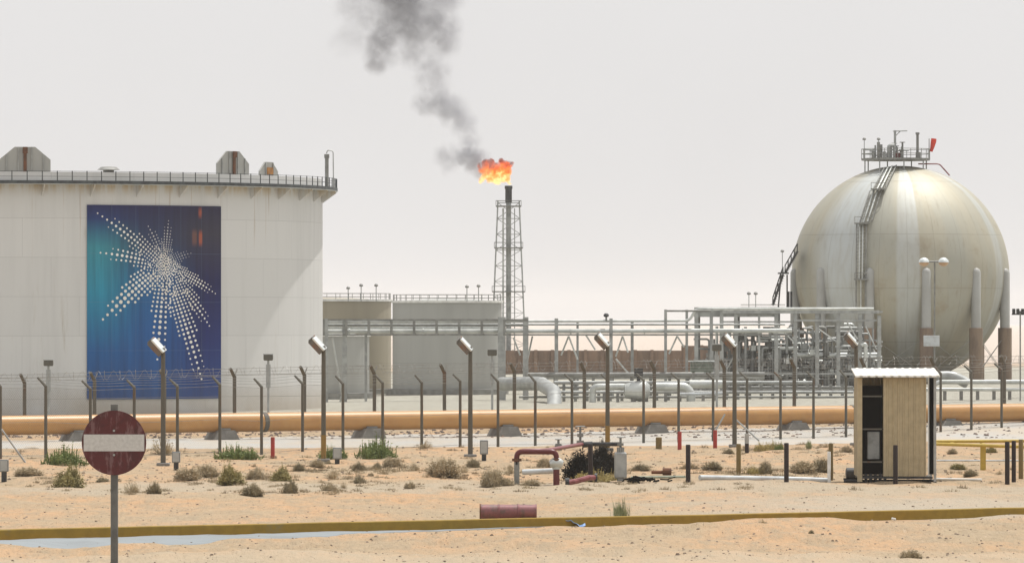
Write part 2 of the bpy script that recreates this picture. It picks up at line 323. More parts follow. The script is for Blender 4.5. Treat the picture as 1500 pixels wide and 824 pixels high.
# ------------------------------------------------------------------ mesh builder
class MB:
    def __init__(s): s.v = []; s.f = []; s.uv = None
    def add(s, vs, fs):
        o = len(s.v); s.v += [Vector(v) for v in vs]; s.f += [tuple(i + o for i in f) for f in fs]; return s
    def box(s, c, size, rot=None):
        hx, hy, hz = size[0] / 2, size[1] / 2, size[2] / 2
        vs = [Vector((x, y, z)) for x in (-hx, hx) for y in (-hy, hy) for z in (-hz, hz)]
        if rot is not None:
            R = Euler(rot).to_matrix(); vs = [R @ v for v in vs]
        c = Vector(c)
        return s.add([c + v for v in vs], [(0, 1, 3, 2), (4, 6, 7, 5), (0, 4, 5, 1), (2, 3, 7, 6), (0, 2, 6, 4), (1, 5, 7, 3)])
    def bevbox(s, c, size, bev, rot=None):            # box with chamfered vertical and top edges
        hx, hy, hz = size[0] / 2, size[1] / 2, size[2] / 2
        def ring(ix, z):
            a, b_ = hx - ix, hy - ix; k = bev
            return [(-a + k, -b_, z), (a - k, -b_, z), (a, -b_ + k, z), (a, b_ - k, z), (a - k, b_, z), (-a + k, b_, z), (-a, b_ - k, z), (-a, -b_ + k, z)]
        rings = [ring(bev * .6, -hz), ring(0, -hz + bev), ring(0, hz - bev), ring(bev * .6, hz)]
        vs = [Vector(p) for r in rings for p in r]
        if rot is not None:
            R = Euler(rot).to_matrix(); vs = [R @ v for v in vs]
        fs = [(i + 8 * k, (i + 1) % 8 + 8 * k, (i + 1) % 8 + 8 * k + 8, i + 8 * k + 8) for k in range(3) for i in range(8)]
        fs += [tuple(range(7, -1, -1)), tuple(range(24, 32))]
        return s.add([Vector(c) + v for v in vs], fs)
    def tube(s, pts, r, n=8, caps=True):
        pts = [Vector(p) for p in pts]
        rs = r if isinstance(r, (list, tuple)) else [r] * len(pts)
        t0 = (pts[1] - pts[0]).normalized()
        a = t0.cross(Vector((0, 0, 1)))
        if a.length < .1: a = t0.cross(Vector((0, 1, 0)))
        a.normalize(); vs = []; 
        for i, p in enumerate(pts):
            if i == 0: t = t0
            elif i == len(pts) - 1: t = (pts[i] - pts[i - 1]).normalized()
            else: t = ((pts[i + 1] - pts[i]).normalized() + (pts[i] - pts[i - 1]).normalized()).normalized()
            a = (a - t * a.dot(t)).normalized(); b = t.cross(a)
            for k in range(n):
                w = 2 * PI * (k + .5) / n
                vs.append(p + (a * math.cos(w) + b * math.sin(w)) * rs[i])
        fs = [(i * n + k, i * n + (k + 1) % n, (i + 1) * n + (k + 1) % n, (i + 1) * n + k) for i in range(len(pts) - 1) for k in range(n)]
        if caps: fs += [tuple(range(n - 1, -1, -1)), tuple(range((len(pts) - 1) * n, len(pts) * n))]
        return s.add(vs, fs)
    def lathe(s, c, prof, n=32, a0=0, a1=2 * PI):
        c = Vector(c); full = abs(a1 - a0 - 2 * PI) < 1e-6; m = n if full else n + 1; vs = []
        for r, z in prof:
            for k in range(m):
                w = a0 + (a1 - a0) * k / n
                vs.append(c + Vector((r * math.sin(w), -r * math.cos(w), z)))
        fs = []
        for i in range(len(prof) - 1):
            for k in range(n):
                k2 = (k + 1) % m
                fs.append((i * m + k, i * m + k2, (i + 1) * m + k2, (i + 1) * m + k))
        return s.add(vs, fs)
    def prism(s, poly, d):                               # polygon extruded by vector d
        n = len(poly); d = Vector(d)
        vs = [Vector(p) for p in poly] + [Vector(p) + d for p in poly]
        return s.add(vs, [tuple(range(n)), tuple(range(2 * n - 1, n - 1, -1))] + [(i, i + n, (i + 1) % n + n, (i + 1) % n) for i in range(n)])
    def build(s, name, mat, parent=None, smooth=False, origin=None):
        me = bpy.data.meshes.new(name)
        if parent is not None: off = world_loc(parent)
        elif origin is not None: off = Vector(origin)
        else:
            xs = [v.x for v in s.v]; ys = [v.y for v in s.v]; zs = [v.z for v in s.v]
            off = Vector(((min(xs) + max(xs)) / 2, (min(ys) + max(ys)) / 2, min(zs)))
        me.from_pydata([tuple(v - off) for v in s.v], [], s.f)
        import bmesh
        bm = bmesh.new(); bm.from_mesh(me); bmesh.ops.recalc_face_normals(bm, faces=bm.faces); bm.to_mesh(me); bm.free()
        if smooth:
            me.shade_smooth()
            try: me.set_sharp_from_angle(angle=math.radians(38))
            except Exception: pass
        if mat is not None: me.materials.append(mat)
        o = bpy.data.objects.new(name, me); COL.objects.link(o)
        if parent is not None: o.parent = parent
        else: o.location = off
        return o
def world_loc(o):
    p = Vector(o.location)
    while o.parent: o = o.parent; p += Vector(o.location)
    return p
def tag(o, label=None, cat=None, group=None, kind=None):
    if label: o['label'] = label
    if cat: o['category'] = cat
    if group: o['group'] = group
    if kind: o['kind'] = kind
    return o
def thing(name, label, cat, loc, group=None):
    o = bpy.data.objects.new(name, None); COL.objects.link(o); o.location = loc; o.empty_display_size = .3
    return tag(o, label, cat, group)
def dup(root, loc, label, rz=0., scale=None, group=None):
    def cp(o, par):
        c = o.copy(); COL.objects.link(c); c.parent = par
        for ch in o.children: cp(ch, c)
        return c
    r = cp(root, None); r.location = loc; r.rotation_euler = (0, 0, rz)
    if scale is not None: r.scale = scale
    tag(r, label, None, group); return r
def rpath(pts, rad, n=5):                                 # polyline with rounded corners
    pts = [Vector(p) for p in pts]; out = [pts[0]]
    for i in range(1, len(pts) - 1):
        a, b, c = pts[i - 1], pts[i], pts[i + 1]
        k = min(rad, (a - b).length * .45, (c - b).length * .45)
        p, q = b + (a - b).normalized() * k, b + (c - b).normalized() * k
        for j in range(n + 1):
            t = j / n; out.append(p * (1 - t) ** 2 + b * 2 * t * (1 - t) + q * t * t)
    return out + [pts[-1]]
def cyl(p0, p1, r, n=8): return MB().tube([p0, p1], r, n)

# ------------------------------------------------------------------ ground sheet, roads
def axis(lo, hi, step, ext_lo, ext_hi, g=1.18):
    a = list(np.arange(lo, hi, step)); s = step; x = lo
    while x > ext_lo: s *= g; x -= s; a.insert(0, x)
    s = step; x = a[-1]
    while x < ext_hi: s *= g; x += s; a.append(x)
    return np.array(a)
xs = axis(-30, 30, .22, -3500, 3500, 1.25); ys = axis(108, 300, .26, -200, 8500, 1.12)
XX, YY = np.meshgrid(xs, ys); ZZ = ground(XX, YY)
nx, ny = len(xs), len(ys)
co = np.stack([XX, YY, ZZ], -1).reshape(-1, 3)
idx = np.arange(nx * ny).reshape(ny, nx)
q = np.stack([idx[:-1, :-1], idx[:-1, 1:], idx[1:, 1:], idx[1:, :-1]], -1).reshape(-1, 4)
me = bpy.data.meshes.new('ground'); me.vertices.add(len(co)); me.vertices.foreach_set('co', co.ravel())
me.loops.add(q.size); me.loops.foreach_set('vertex_index', q.ravel())
me.polygons.add(len(q)); me.polygons.foreach_set('loop_start', np.arange(0, q.size, 4)); me.polygons.foreach_set('loop_total', np.full(len(q), 4))
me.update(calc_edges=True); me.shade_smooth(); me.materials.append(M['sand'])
go = bpy.data.objects.new('ground', me); COL.objects.link(go); tag(go, kind='structure')

def sheet(name, mat, near, far, n=160, rows=12, lift=.006, jit=.3, seed=1):
    """strip between two curves on the ground (functions t -> (x, y))"""
    r = random.Random(seed); m = MB(); vs = []
    ja = [r.uniform(-jit, jit) for _ in range(n + 1)]; jb = [r.uniform(-jit, jit) for _ in range(n + 1)]
    for i in range(n + 1):
        a, b = Vector(near(i / n)), Vector(far(i / n)); a.y += ja[i]; b.y += jb[i]
        for j in range(rows + 1):
            p = a.lerp(b, j / rows); vs.append((p.x, p.y, max(gz(p.x, p.y), gz(p.x, p.y - .1), gz(p.x, p.y + .1)) + (lift if 0 < j < rows else -.06)))
    fs = [(i * (rows + 1) + j, (i + 1) * (rows + 1) + j, (i + 1) * (rows + 1) + j + 1, i * (rows + 1) + j + 1) for i in range(n) for j in range(rows)]
    m.add(vs, fs); o = m.build(name, mat, smooth=True); tag(o, kind='structure'); return o
def pxcurve(pts):
    def f(t):
        x = -60 + 1620 * t
        py = np.interp(x, [p[0] for p in pts], [p[1] for p in pts]); d = CH * F / (py - HZ)
        return ((x - CX) * d / F, d)
    return f
sheet('patrol_road', M['road'], pxcurve([(-60, 657), (550, 656), (1100, 652), (1560, 642)]), pxcurve([(-60, 646), (550, 638), (1100, 634), (1560, 631)]), 260, 24, .02, .5)
def gut_near(t):
    x = -14 + 15 * t; w = 7.0 * (1 - t) ** 1.2 + .1
    return (x, kerb_y(x) - .02 - w)
sheet('asphalt_lane', M['asphalt'], gut_near, lambda t: (-14 + 15 * t, kerb_y(-14 + 15 * t) - .02), 120, 16, .015, .08, 3)
m = MB(); N = 60; kv = []
for i in range(N + 1):
    x = -15 + 33 * i / N; y = kerb_y(x); z = gz(x, y) * .3; b = .22
    kv += [(x, y, z - .2), (x, y, z + b), (x, y + .02, z + b + .02), (x, y + .20, z + b + .02), (x, y + .22, z + b), (x, y + .22, z - .2)]
m.add(kv, [(i * 6 + k, (i + 1) * 6 + k, (i + 1) * 6 + k + 1, i * 6 + k + 1) for i in range(N) for k in range(5)] + [tuple(range(5, -1, -1)), tuple(range(N * 6, N * 6 + 6))])
tag(m.build('kerb', M['kerb']), kind='structure')

# ------------------------------------------------------------------ big white tank
TD, TR = 347.0, 18.6
TX = (-10 - CX) * TD / F
TZ = .05
def tank_theta(px):                                       # angle on the shell seen at column px
    lo, hi = -1.45, 1.45
    for _ in range(50):
        mid = (lo + hi) / 2
        if CX + F * (TX + TR * math.sin(mid)) / (TD - TR * math.cos(mid)) < px: lo = mid
        else: hi = mid
    return (lo + hi) / 2
def tp(th, r, z): return Vector((TX + r * math.sin(th), TD - r * math.cos(th), z))
T = thing('storage_tank', 'huge white cylindrical storage tank carrying the blue banner', 'storage tank', (TX, TD, TZ))
ZG, ZT = 12.42, 13.02
MB().lathe((TX, TD, 0), [(TR, -.3), (TR, ZT), (TR - .35, ZT), (TR - .35, ZT - 1.1)], 220).build('shell', M['tank'], T, True)
MB().lathe((TX, TD, 0), [(TR - .36, ZT - .9), (TR * .5, ZT - 1.2), (.1, ZT - 1.25)], 96).build('floating_roof', M['tank_grey'], T, True)
MB().lathe((TX, TD, 0), [(TR + .005, ZG - .07), (TR + .84, ZG - .07), (TR + .84, ZG + .05), (TR + .005, ZG + .05)], 220).build('walkway', M['galv_light'], T)
rl = MB()
for z in (ZG + .34, ZT + .02):
    rl.tube([tp(2 * PI * i / 240, TR + .8, z) for i in range(241)], .014, 4, False)
rl.lathe((TX, TD, 0), [(TR + .85, ZG - .05), (TR + .85, ZG + .13), (TR + .83, ZG + .13), (TR + .83, ZG - .05)], 240)
hr = rl.build('handrail', M['rail'], T)
for i in range(-38, 41):
    th = 2 * PI * i / 150 + .01
    MB().tube([tp(th, TR + .8, ZG), tp(th, TR + .8, ZT + .04)], .036, 4).build('rail_post', M['rail'], hr)
for i in range(-12, 12):
    bk = MB()
    th = .083 + 2 * PI * i / 44
    e = Vector((math.cos(th), math.sin(th), 0)) * .03
    poly = [tp(th, TR + .006, ZG - .08), tp(th, TR + .8, ZG - .08), tp(th, TR + .8, ZG - .14), tp(th, TR + .006, ZG - .72)]
    bk.prism([p - e for p in poly], e * 2).build('girder_bracket', M['tank'], T)
# shields above the rim
def shield(th, w, h, zc, label, rust, mtop, small=False):
    c = tp(th, TR - .17, ZT); S = thing('foam_chamber_shield', label, 'shield', (c.x, c.y, ZT))
    ex = Vector((math.cos(th), math.sin(th), 0)); ey = Vector((-math.sin(th), math.cos(th), 0)) ; up = Vector((0, 0, 1))
    z0 = -.0; zs, zh = zc, h
    poly = [c + ex * (-w / 2) + up * z0, c + ex * (w / 2) + up * z0, c + ex * (w / 2) + up * zs, c + ex * (w * .20) + up * zh, c - ex * (w * .20) + up * zh, c - ex * (w / 2) + up * zs]
    MB().prism(poly, ey * .10).build('panel', M['tank_grey'], S)
    rb = MB()
    for k in ((-.36, -.13, .13, .36) if not small else (-.2, .2)):
        top = zh if abs(k) < .2 else zs + (zh - zs) * (.5 - abs(k)) / .3 - .03
        p = c + ex * (w * k) - ey * .03
        rb.box(p + up * (top / 2), (.07, .06, top), (0, 0, th))
    rb.build('ribs', M['galv'], S)
    st = MB(); hh = zh * (1 if not small else .8)
    if small: st.box(c - ey * .06 + up * (.35 * zh), (w * .34, .05, zh * .5), (0, 0, th))
    else:
        st.box(c - ey * .08 + up * (hh / 2 - .3), (.17, .07, hh + .6), (0, 0, th))
        st.box(c - ey * .13 + up * (hh - .18), (.26, .09, .34), (0, 0, th))
    st.build('rusty_riser', rust, S)
    return S
shield(tank_theta(37), 2.75, 1.33, .65, 'wide eight-sided rusty shield at the left end of the tank rim', M['rust'], 0)
shield(tank_theta(345), 2.55, 1.27, .60, 'tall narrow shield with dark rust streak above the banner right edge', M['rust'], 0)
shield(tank_theta(398), 1.85, .75, .25, 'small rounded shield with orange rust patch on the tank rim', M['rust_light'], 0, True)
c = tp(tank_theta(164), TR - .5, ZT); V = thing('roof_vent', 'low flat vent cap on the tank rim above the banner', 'vent', c)
MB().lathe(c, [(.3, -.3), (.3, .12), (.62, .14), (.42, .30), (.05, .33)], 14).build('cap', M['galv_dark'], V, True)
c = tp(tank_theta(470), TR + .45, ZG + .05); V = thing('riser_pipe', 'tall dark pipe standing on the right end of the tank walkway', 'pipe', c)
MB().tube([c, c + Vector((0, 0, 1.7))], .11, 10).tube([c + Vector((0, 0, 1.7)), c + Vector((0, 0, 1.92))], .15, 10).build('riser', M['galv_dark'], V)
MB().tube(rpath([c + Vector((-.02, -.1, 1.95)), c + Vector((.05, -.1, 2.15)), c + Vector((.36, -.1, 2.1)), c + Vector((.38, -.1, 0))], .15), .03, 6).build('breather_line', M['galv'], V)

# banner
B0, B1 = tank_theta(127), tank_theta(322.5)
ZB0, ZB1 = .85, 11.27
bm_ = MB(); vs = []; n = 48
for i in range(n + 1):
    th = B0 + (B1 - B0) * i / n
    for z in (ZB0, ZB1): vs += [tp(th, TR + .045, z), tp(th, TR + .075, z)]
fs = []
for i in range(n):
    a, b = i * 4, i * 4 + 4
    fs += [(a, b, b + 2, a + 2), (a + 1, a + 3, b + 3, b + 1), (a, a + 1, b + 1, b), (a + 2, b + 2, b + 3, a + 3)]
fs += [(0, 2, 3, 1), (n * 4, n * 4 + 1, n * 4 + 3, n * 4 + 2)]
bm_.add(vs, fs)
BN = thing('banner', 'large blue banner with white dotted star emblem on the tank', 'banner', tp((B0 + B1) / 2, TR + .06, ZB0))
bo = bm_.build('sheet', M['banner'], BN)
uvl = bo.data.uv_layers.new(name='uv'); W0 = world_loc(BN)
for poly in bo.data.polygons:
    for li in poly.loop_indices:
        v = bo.data.vertices[bo.data.loops[li].vertex_index].co + W0
        th = math.atan2(v.x - TX, -(v.y - TD)); uvl.data[li].uv = ((th - B0) / (B1 - B0), (v.z - ZB0) / (ZB1 - ZB0))
em = MB(); em2 = MB()
used = []
def edot(cx_, cy_, r, tgt):                                # crop pixel -> banner
    px, py = 100 + cx_ / 2.66, 290 + cy_ / 2.658
    th = tank_theta(px); d = TD - TR * math.cos(th)
    z = CH - (py - HZ) * d / F; rr = r / 2.66 * d / F
    ca = 1 / max(.5, math.cos(th))
    used.append((cx_, cy_, r))
    pts = []
    for k in range(8):
        w = 2 * PI * (k + .5) / 8
        pts.append(tp(th + rr * ca * .9 * math.cos(w) / TR, TR + .082, z + rr * math.sin(w)))
    tgt.add(pts, [tuple(range(8))])
C0 = (372, 262)
arms = [((108, 56), 27, 5, 22, 5.6, 0), ((118, 212), 27, 4, 22, 6.2, 0), ((124, 481), 42, 4, 25, 8.0, 0), ((343, 640), 36, 4, 26, 7.0, 0),
        ((519, 716), 40, 5, 22, 6.3, 0), ((551, 505), 30, 5, 17, 4.8, 0), ((573, 374), 24, 5, 14, 4.2, 0), ((476, 214), 26, 5, 12, 2.7, 1),
        ((388, 84), 22, 5, 13, 3.2, 1), ((302, 98), 20, 4, 15, 3.4, 1)]
for k in range(64):                                        # bright core of the star
    a = k * 2.39996; rr = 3.5 * math.sqrt(k) * 1.2
    edot(C0[0] + rr * math.cos(a) * .8, C0[1] + rr * math.sin(a) * 1.4, 3.5 - .01 * k, em)
for (tip, wid, rows, step, r0, faint) in arms:
    dx, dy = tip[0] - C0[0], tip[1] - C0[1]; L = math.hypot(dx, dy); ux, uy = dx / L, dy / L; nxv, nyv = -uy, ux
    s = 10.
    while s < L:
        t = s / L
        prof = (1 - t) ** .8 * (1.3 + .15 * min(1, t * 2.2))
        half = wid * prof
        st = step * (.40 + .66 * min(1, t * 1.25))
        k = max(0, int(round(half / (st * .9))))
        for j in range(-k, k + 1):
            off = j * st * .9 
            bend = 26 * t * (1 - t) * (1 if dx < 0 else -1) * (1 if abs(dx) > 60 else 0)
            x, y = C0[0] + ux * s + nxv * (off + bend), C0[1] + uy * s + nyv * (off + bend)
            r = r0 * .92 * (.58 + .5 * min(1, t * 1.6)) * (1 - .45 * max(0, t - .7) / .3)
            r *= 1 - .28 * abs(off) / (half + 1)
            if all((x - a) ** 2 + (y - b) ** 2 > ((r + c) * .86) ** 2 for a, b, c in used): edot(x, y, r, em2 if faint and t > .4 else em)
        s += st * .95
em.build('emblem', M['dot'], BN); em2.build('emblem_faint_rays', M['dot_pale'], BN)

# ------------------------------------------------------------------ smaller tanks
def small_tank(px, rpx, dc, ztop_py, label, mat, rail=True, lamps=(), d_for=None):
    x = (px - CX) * dc / F; r = rpx * dc / F; zt = CH - (ztop_py - HZ) * dc / F; z0 = gz(x, dc)
    S = thing('storage_tank', label, 'storage tank', (x, dc, z0), 'small storage tanks behind the pipe rack')
    MB().lathe((x, dc, 0), [(r, z0 - .3), (r, zt), (r + .05, zt), (r + .05, zt + .06), (r * .5, zt + .22), (.02, zt + .28)], 96).build('shell', mat, S, True)
    MB().lathe((x, dc, 0), [(r + .055, zt - .02), (r + .09, zt - .02), (r + .09, zt + .13), (r + .055, zt + .13)], 96).build('sunlit_rim_band', M['white'], S)  # white band stands in for the sunlit edge of the roof
    MB().lathe((x, dc, 0), [(r + .02, z0 - .3), (r + .45, z0 - .3), (r + .45, z0 + .38), (r + .02, z0 + .40)], 96).build('base_ring', M['galv_dark'], S)
    if rail:
        h = MB()
        for z in (zt + .3, zt + .52): h.tube([Vector((x + (r - .05) * math.sin(2 * PI * i / 72), dc - (r - .05) * math.cos(2 * PI * i / 72), z)) for i in range(73)], .018, 4, False)
        for i in range(36):
            w = 2 * PI * i / 36; p = Vector((x + (r - .05) * math.sin(w), dc - (r - .05) * math.cos(w), zt))
            h.tube([p, p + Vector((0, 0, .52))], .025, 4)
        h.build('handrail', M['galv_dark'], S)
    return S, x, r, zt
small_tank(455, 118, 412, 441, 'tan tank beside the grey tank, right of the big white tank', M['tank_tan'])
small_tank(655, 80, 404, 443, 'grey tank with rail left of the flare tower', M['tank_grey'])
S, x_, r_, zt_ = small_tank(466, 75, 388, 492, 'low pale tank in front of the tan tank', M['tank_grey'], False)
def small_lamp(px, ytop, ybot, d, label, group, r=.035):
    a = P(px, ybot, d); b = P(px, ytop, d); L = thing('lamp_post', label, 'lamp', a, group)
    MB().tube([a, b], r, 6).build('pole', M['galv'], L)
    MB().lathe(b + Vector((0, 0, -.05)), [(.02, -.02), (.12, .0), (.14, .08), (.08, .16), (.01, .18)], 10).build('lamp_head', M['galv_dark'], L, True)
for px, yt, lb in ((510, 422, 'leftmost small round lamp on the tan tank roof'), (529, 418, 'second small round lamp on the tan tank roof'), (551, 418, 'third small round lamp at the right edge of the tan tank roof')):
    small_lamp(px, yt, 441, 406, lb, 'small lamps on the tank roofs')
for px, yt, lb in ((684, 420, 'left small lamp on the grey tank roof'), (701, 419, 'right small lamp on the grey tank roof by the flare tower')):
    small_lamp(px, yt, 441, 400, lb, 'small lamps on the tank roofs')
# brown wall behind the yard
wl = MB()
def wallseg(m, px0, px1, ytop, d):
    a, b = P(px0, ytop, d), P(px1, ytop, d); zb = -.5
    m.box(((a.x + b.x) / 2, d, (a.z + zb) / 2), (b.x - a.x, .35, a.z - zb))
wallseg(wl, 700, 998, 513, 556); wallseg(wl, 998, 1300, 506, 556.01)
for k in range(24):
    px = 712 + k * 24.3; zt = 513 if px < 998 else 506
    a = P(px, zt - 1, 555.7); wl.box((a.x, 555.75, (a.z - .5) / 2), (.3, .3, a.z + .5))
tag(wl.build('dyke_wall', M['brick']), 'long brown block wall behind the pipe rack', 'wall')

# ------------------------------------------------------------------ flare tower, flame, smoke
FD = 560.0
def FP(px, py, dy=0): return P(px, py, FD) + Vector((0, dy, 0))
fx, fz0 = FP(745, 0).x, gz(0, FD) - .2
FT = thing('flare_tower', 'slender steel lattice flare tower topped by a burning stack', 'flare tower', (fx, FD, fz0))
ztop = FP(0, 297).z
def leg_at(sx, sy, z):
    t = (z - fz0) / (ztop - fz0); h = 1.62 * (1 - t) + .98 * t
    return Vector((fx + sx * h, FD + sy * h * .9, z))
for sx, sy in ((-1, -1), (1, -1), (1, 1), (-1, 1)):
    MB().tube([leg_at(sx, sy, fz0), leg_at(sx, sy, ztop + .2)], .075, 6).build('leg', M['galv'], FT)
br = MB(); lv = 11
for i in range(lv):
    z0, z1 = fz0 + (ztop - fz0) * i / lv, fz0 + (ztop - fz0) * (i + 1) / lv
    cs = [(-1, -1), (1, -1), (1, 1), (-1, 1)]
    for k in range(4):
        a, b = cs[k], cs[(k + 1) % 4]
        br.tube([leg_at(*a, z1), leg_at(*b, z1)], .028, 4); br.tube([leg_at(*a, z0), leg_at(*b, z1)], .024, 4); br.tube([leg_at(*b, z0), leg_at(*a, z1)], .024, 4)
br.build('bracing', M['galv'], FT)
for py, w in ((302, 1.15), (363, 1.3), (427, 1.5)):
    z = FP(0, py).z; g_ = MB().box((fx, FD, z), (2 * w, 2 * w, .10))
    for s in (-1, 1):
        for q_ in (-1, 1): g_.tube([(fx + s * w, FD + q_ * w, z), (fx + s * w, FD + q_ * w, z + .5)], .03, 4)
        g_.tube([(fx + s * w, FD - w, z + .5), (fx + s * w, FD + w, z + .5)], .025, 4); g_.tube([(fx - w, FD + s * w, z + .5), (fx + w, FD + s * w, z + .5)], .025, 4)
    g_.build('platform', M['galv_dark'], FT)
MB().tube([(fx, FD, fz0), (fx, FD, FP(0, 298).z)], .24, 14).build('flare_stack', M['galv'], FT, True)
tp_ = FP(745, 272); MB().lathe((fx, FD, 0), [(.24, FP(0, 298).z), (.31, FP(0, 296).z), (.31, tp_.z - .3), (.36, tp_.z - .28), (.36, tp_.z), (.28, tp_.z), (.28, tp_.z - .6)], 18).build('flare_tip', M['steel_black'], FT, True)
MB().tube([(fx - .5, FD - .3, fz0), (fx - .5, FD - .3, FP(0, 305).z)], .09, 8).build('pilot_line', M['galv_light'], FT)
MB().tube([(fx + .55, FD - .5, fz0), (fx + .55, FD - .5, FP(0, 305).z)], .05, 6).build('pilot_line', M['galv'], FT)

def field(nt, blobs, vec):
    """max over blobs of (1 - dist/r) * weight"""
    out = None
    for (c, r, w) in blobs:
        d = nt.nodes.new('ShaderNodeVectorMath'); d.operation = 'DISTANCE'; nt.links.new(vec, d.inputs[0]); d.inputs[1].default_value = c
        f = rng(nt, d.outputs['Value'], r, r * .15, 0, w)
        out = f if out is None else mth(nt, 'MAXIMUM', out, f)
    return out
def blob_mesh(name, blobs, off, grow, voxel):
    import bmesh
    bm = bmesh.new()
    for (c, r, w) in blobs:
        bmesh.ops.create_icosphere(bm, subdivisions=2, radius=r * grow, matrix=Matrix.Translation(c))
    me = bpy.data.meshes.new(name); bm.to_mesh(me); bm.free()
    o = bpy.data.objects.new(name, me); COL.objects.link(o); o.location = off
    md = o.modifiers.new('merge', 'REMESH'); md.mode = 'VOXEL'; md.voxel_size = voxel
    return o
def distort(nt, amt, sc, detail=3):
    tc = nt.nodes.new('ShaderNodeTexCoord')
    n = nt.nodes.new('ShaderNodeTexNoise'); n.inputs['Scale'].default_value = sc; n.inputs['Detail'].default_value = detail
    nt.links.new(tc.outputs['Object'], n.inputs['Vector'])
    s1 = nt.nodes.new('ShaderNodeVectorMath'); s1.operation = 'SUBTRACT'; nt.links.new(n.outputs['Color'], s1.inputs[0]); s1.inputs[1].default_value = (.5, .5, .5)
    s2 = nt.nodes.new('ShaderNodeVectorMath'); s2.operation = 'SCALE'; nt.links.new(s1.outputs[0], s2.inputs[0]); s2.inputs['Scale'].default_value = amt
    s3 = nt.nodes.new('ShaderNodeVectorMath'); s3.operation = 'ADD'; nt.links.new(tc.outputs['Object'], s3.inputs[0]); nt.links.new(s2.outputs[0], s3.inputs[1])
    return s3.outputs[0], tc.outputs['Object']
S0 = FP(745, 272)
sm = [(714, 244, 9, .9), (706, 246, 10, 1.0), (697, 236, 13, 1.), (690, 226, 11, .9), (678, 232, 10, .8), (664, 236, 10, .35), (652, 230, 11, .35), (656, 243, 8, .25), (668, 222, 9, .3), (690, 208, 11, .55), (684, 192, 11, .6),
      (678, 178, 14, .75), (668, 164, 14, .75), (654, 156, 15, .8), (638, 150, 15, .75), (622, 152, 12, .6), (646, 140, 13, .6), (640, 124, 15, .55), (624, 118, 14, .4), (642, 108, 14, .4), (630, 98, 15, .35),
      (650, 60, 24, .8), (655, 40, 22, .9), (634, 30, 30, 1.), (606, 36, 34, 1.), (580, 28, 34, 1.), (600, 4, 40, 1.), (562, 60, 24, .9), (552, 92, 17, .9), (548, 76, 20, .8), (572, 84, 18, .6),
      (632, 74, 26, .4), (604, 72, 28, .5), (538, 24, 28, .5), (522, 8, 28, .45), (518, 52, 26, .25), (500, 64, 20, .15), (640, -6, 34, .9), (570, -20, 44, .9), (530, -40, 40, .6), (590, -60, 50, .8)]
blobs = []
for px, py, rp_, w in sm:
    c = FP(px, py) - S0; c.y = rnd.uniform(-1, 1) * rp_ * .02
    blobs.append((tuple(c), rp_ * (1.45 if py < 95 else 2.0) * FD / F, w * (.60 if py < 95 else (.85 if py < 215 else 1.3))))
so = blob_mesh('smoke_plume', blobs, S0, 1.25, .45)
m = bpy.data.materials.new('soot_smoke'); m.use_nodes = True; nt = m.node_tree; nt.nodes.clear()
out = nt.nodes.new('ShaderNodeOutputMaterial'); pv = nt.nodes.new('ShaderNodeVolumePrincipled'); nt.links.new(pv.outputs[0], out.inputs['Volume'])
vec, ob = distort(nt, 1.7, .7, 5)
f = field(nt, blobs, vec); n1 = noise(nt, ob, 1.15, 8, .72, .6); n2 = noise(nt, ob, .35, 3, .5)
nn = rng(nt, n1, .30, .62, .04, 1.); big = rng(nt, n2, .36, .6, .45, 1.)
dens = mth(nt, 'MULTIPLY', mth(nt, 'MULTIPLY', f, nn), mth(nt, 'MULTIPLY', big, 2.0))
nt.links.new(dens, pv.inputs['Density']); pv.inputs['Color'].default_value = (.51, .52, .56, 1); pv.inputs['Anisotropy'].default_value = .3
try: m.cycles.volume_step_rate = .35
except Exception: pass
so.data.materials.append(m)
tag(so, 'grey smoke drifting up and left from the flare flame', 'smoke', kind='stuff')
fl = [(745, 268, 4, 1), (742, 263, 7, 1), (736, 262, 8, 1), (728, 262, 9, 1), (719, 261, 9, 1), (711, 258, 8, 1), (707, 250, 7, 1), (715, 248, 9, 1), (724, 250, 10, 1), (733, 252, 11, 1), (741, 252, 9, 1), (743, 243, 8, 1), (736, 240, 7, 1), (712, 240, 7, 1), (719, 240, 7, .9), (727, 243, 7, .9), (702, 244, 5, .8), (705, 264, 5, .8), (749, 240, 5, .8), (721, 236, 5, .7), (734, 237, 5, .7), (746, 250, 5, .8)]
fb = []
for px, py, rp_, w in fl:
    c = FP(px, py) - S0; fb.append((tuple(c), rp_ * 1.15 * FD / F, w))
fo = blob_mesh('flame', fb, S0, 1.15, .12)
m = bpy.data.materials.new('gas_flame'); m.use_nodes = True; nt = m.node_tree; nt.nodes.clear()
out = nt.nodes.new('ShaderNodeOutputMaterial'); pv = nt.nodes.new('ShaderNodeVolumePrincipled'); nt.links.new(pv.outputs[0], out.inputs['Volume'])
vec, ob = distort(nt, .85, 1.5, 4)
f = field(nt, fb, vec); n1 = noise(nt, ob, 2.2, 5, .65, .6)
sep = nt.nodes.new('ShaderNodeSeparateXYZ'); nt.links.new(ob, sep.inputs[0])
hgt = rng(nt, sep.outputs[2], .1, 2.3, 0, .42, False)
hot = mth(nt, 'SUBTRACT', mth(nt, 'ADD', n1, .10), hgt)
colr = ramp(nt, hot, [(.12, (.05, .012, .01)), (.24, (.50, .07, .02)), (.35, (1., .17, .02)), (.44, (1., .36, .05)), (.54, (1., .78, .30))])
dens = mth(nt, 'MULTIPLY', rng(nt, f, .06, .6), 5.0)
nt.links.new(dens, pv.inputs['Density']); pv.inputs['Color'].default_value = (.12, .06, .05, 1)
nt.links.new(colr, pv.inputs['Emission Color']); nt.links.new(mth(nt, 'MULTIPLY', dens, 1.3), pv.inputs['Emission Strength'])
try: m.cycles.volume_step_rate = .5
except Exception: pass
fo.data.materials.append(m)
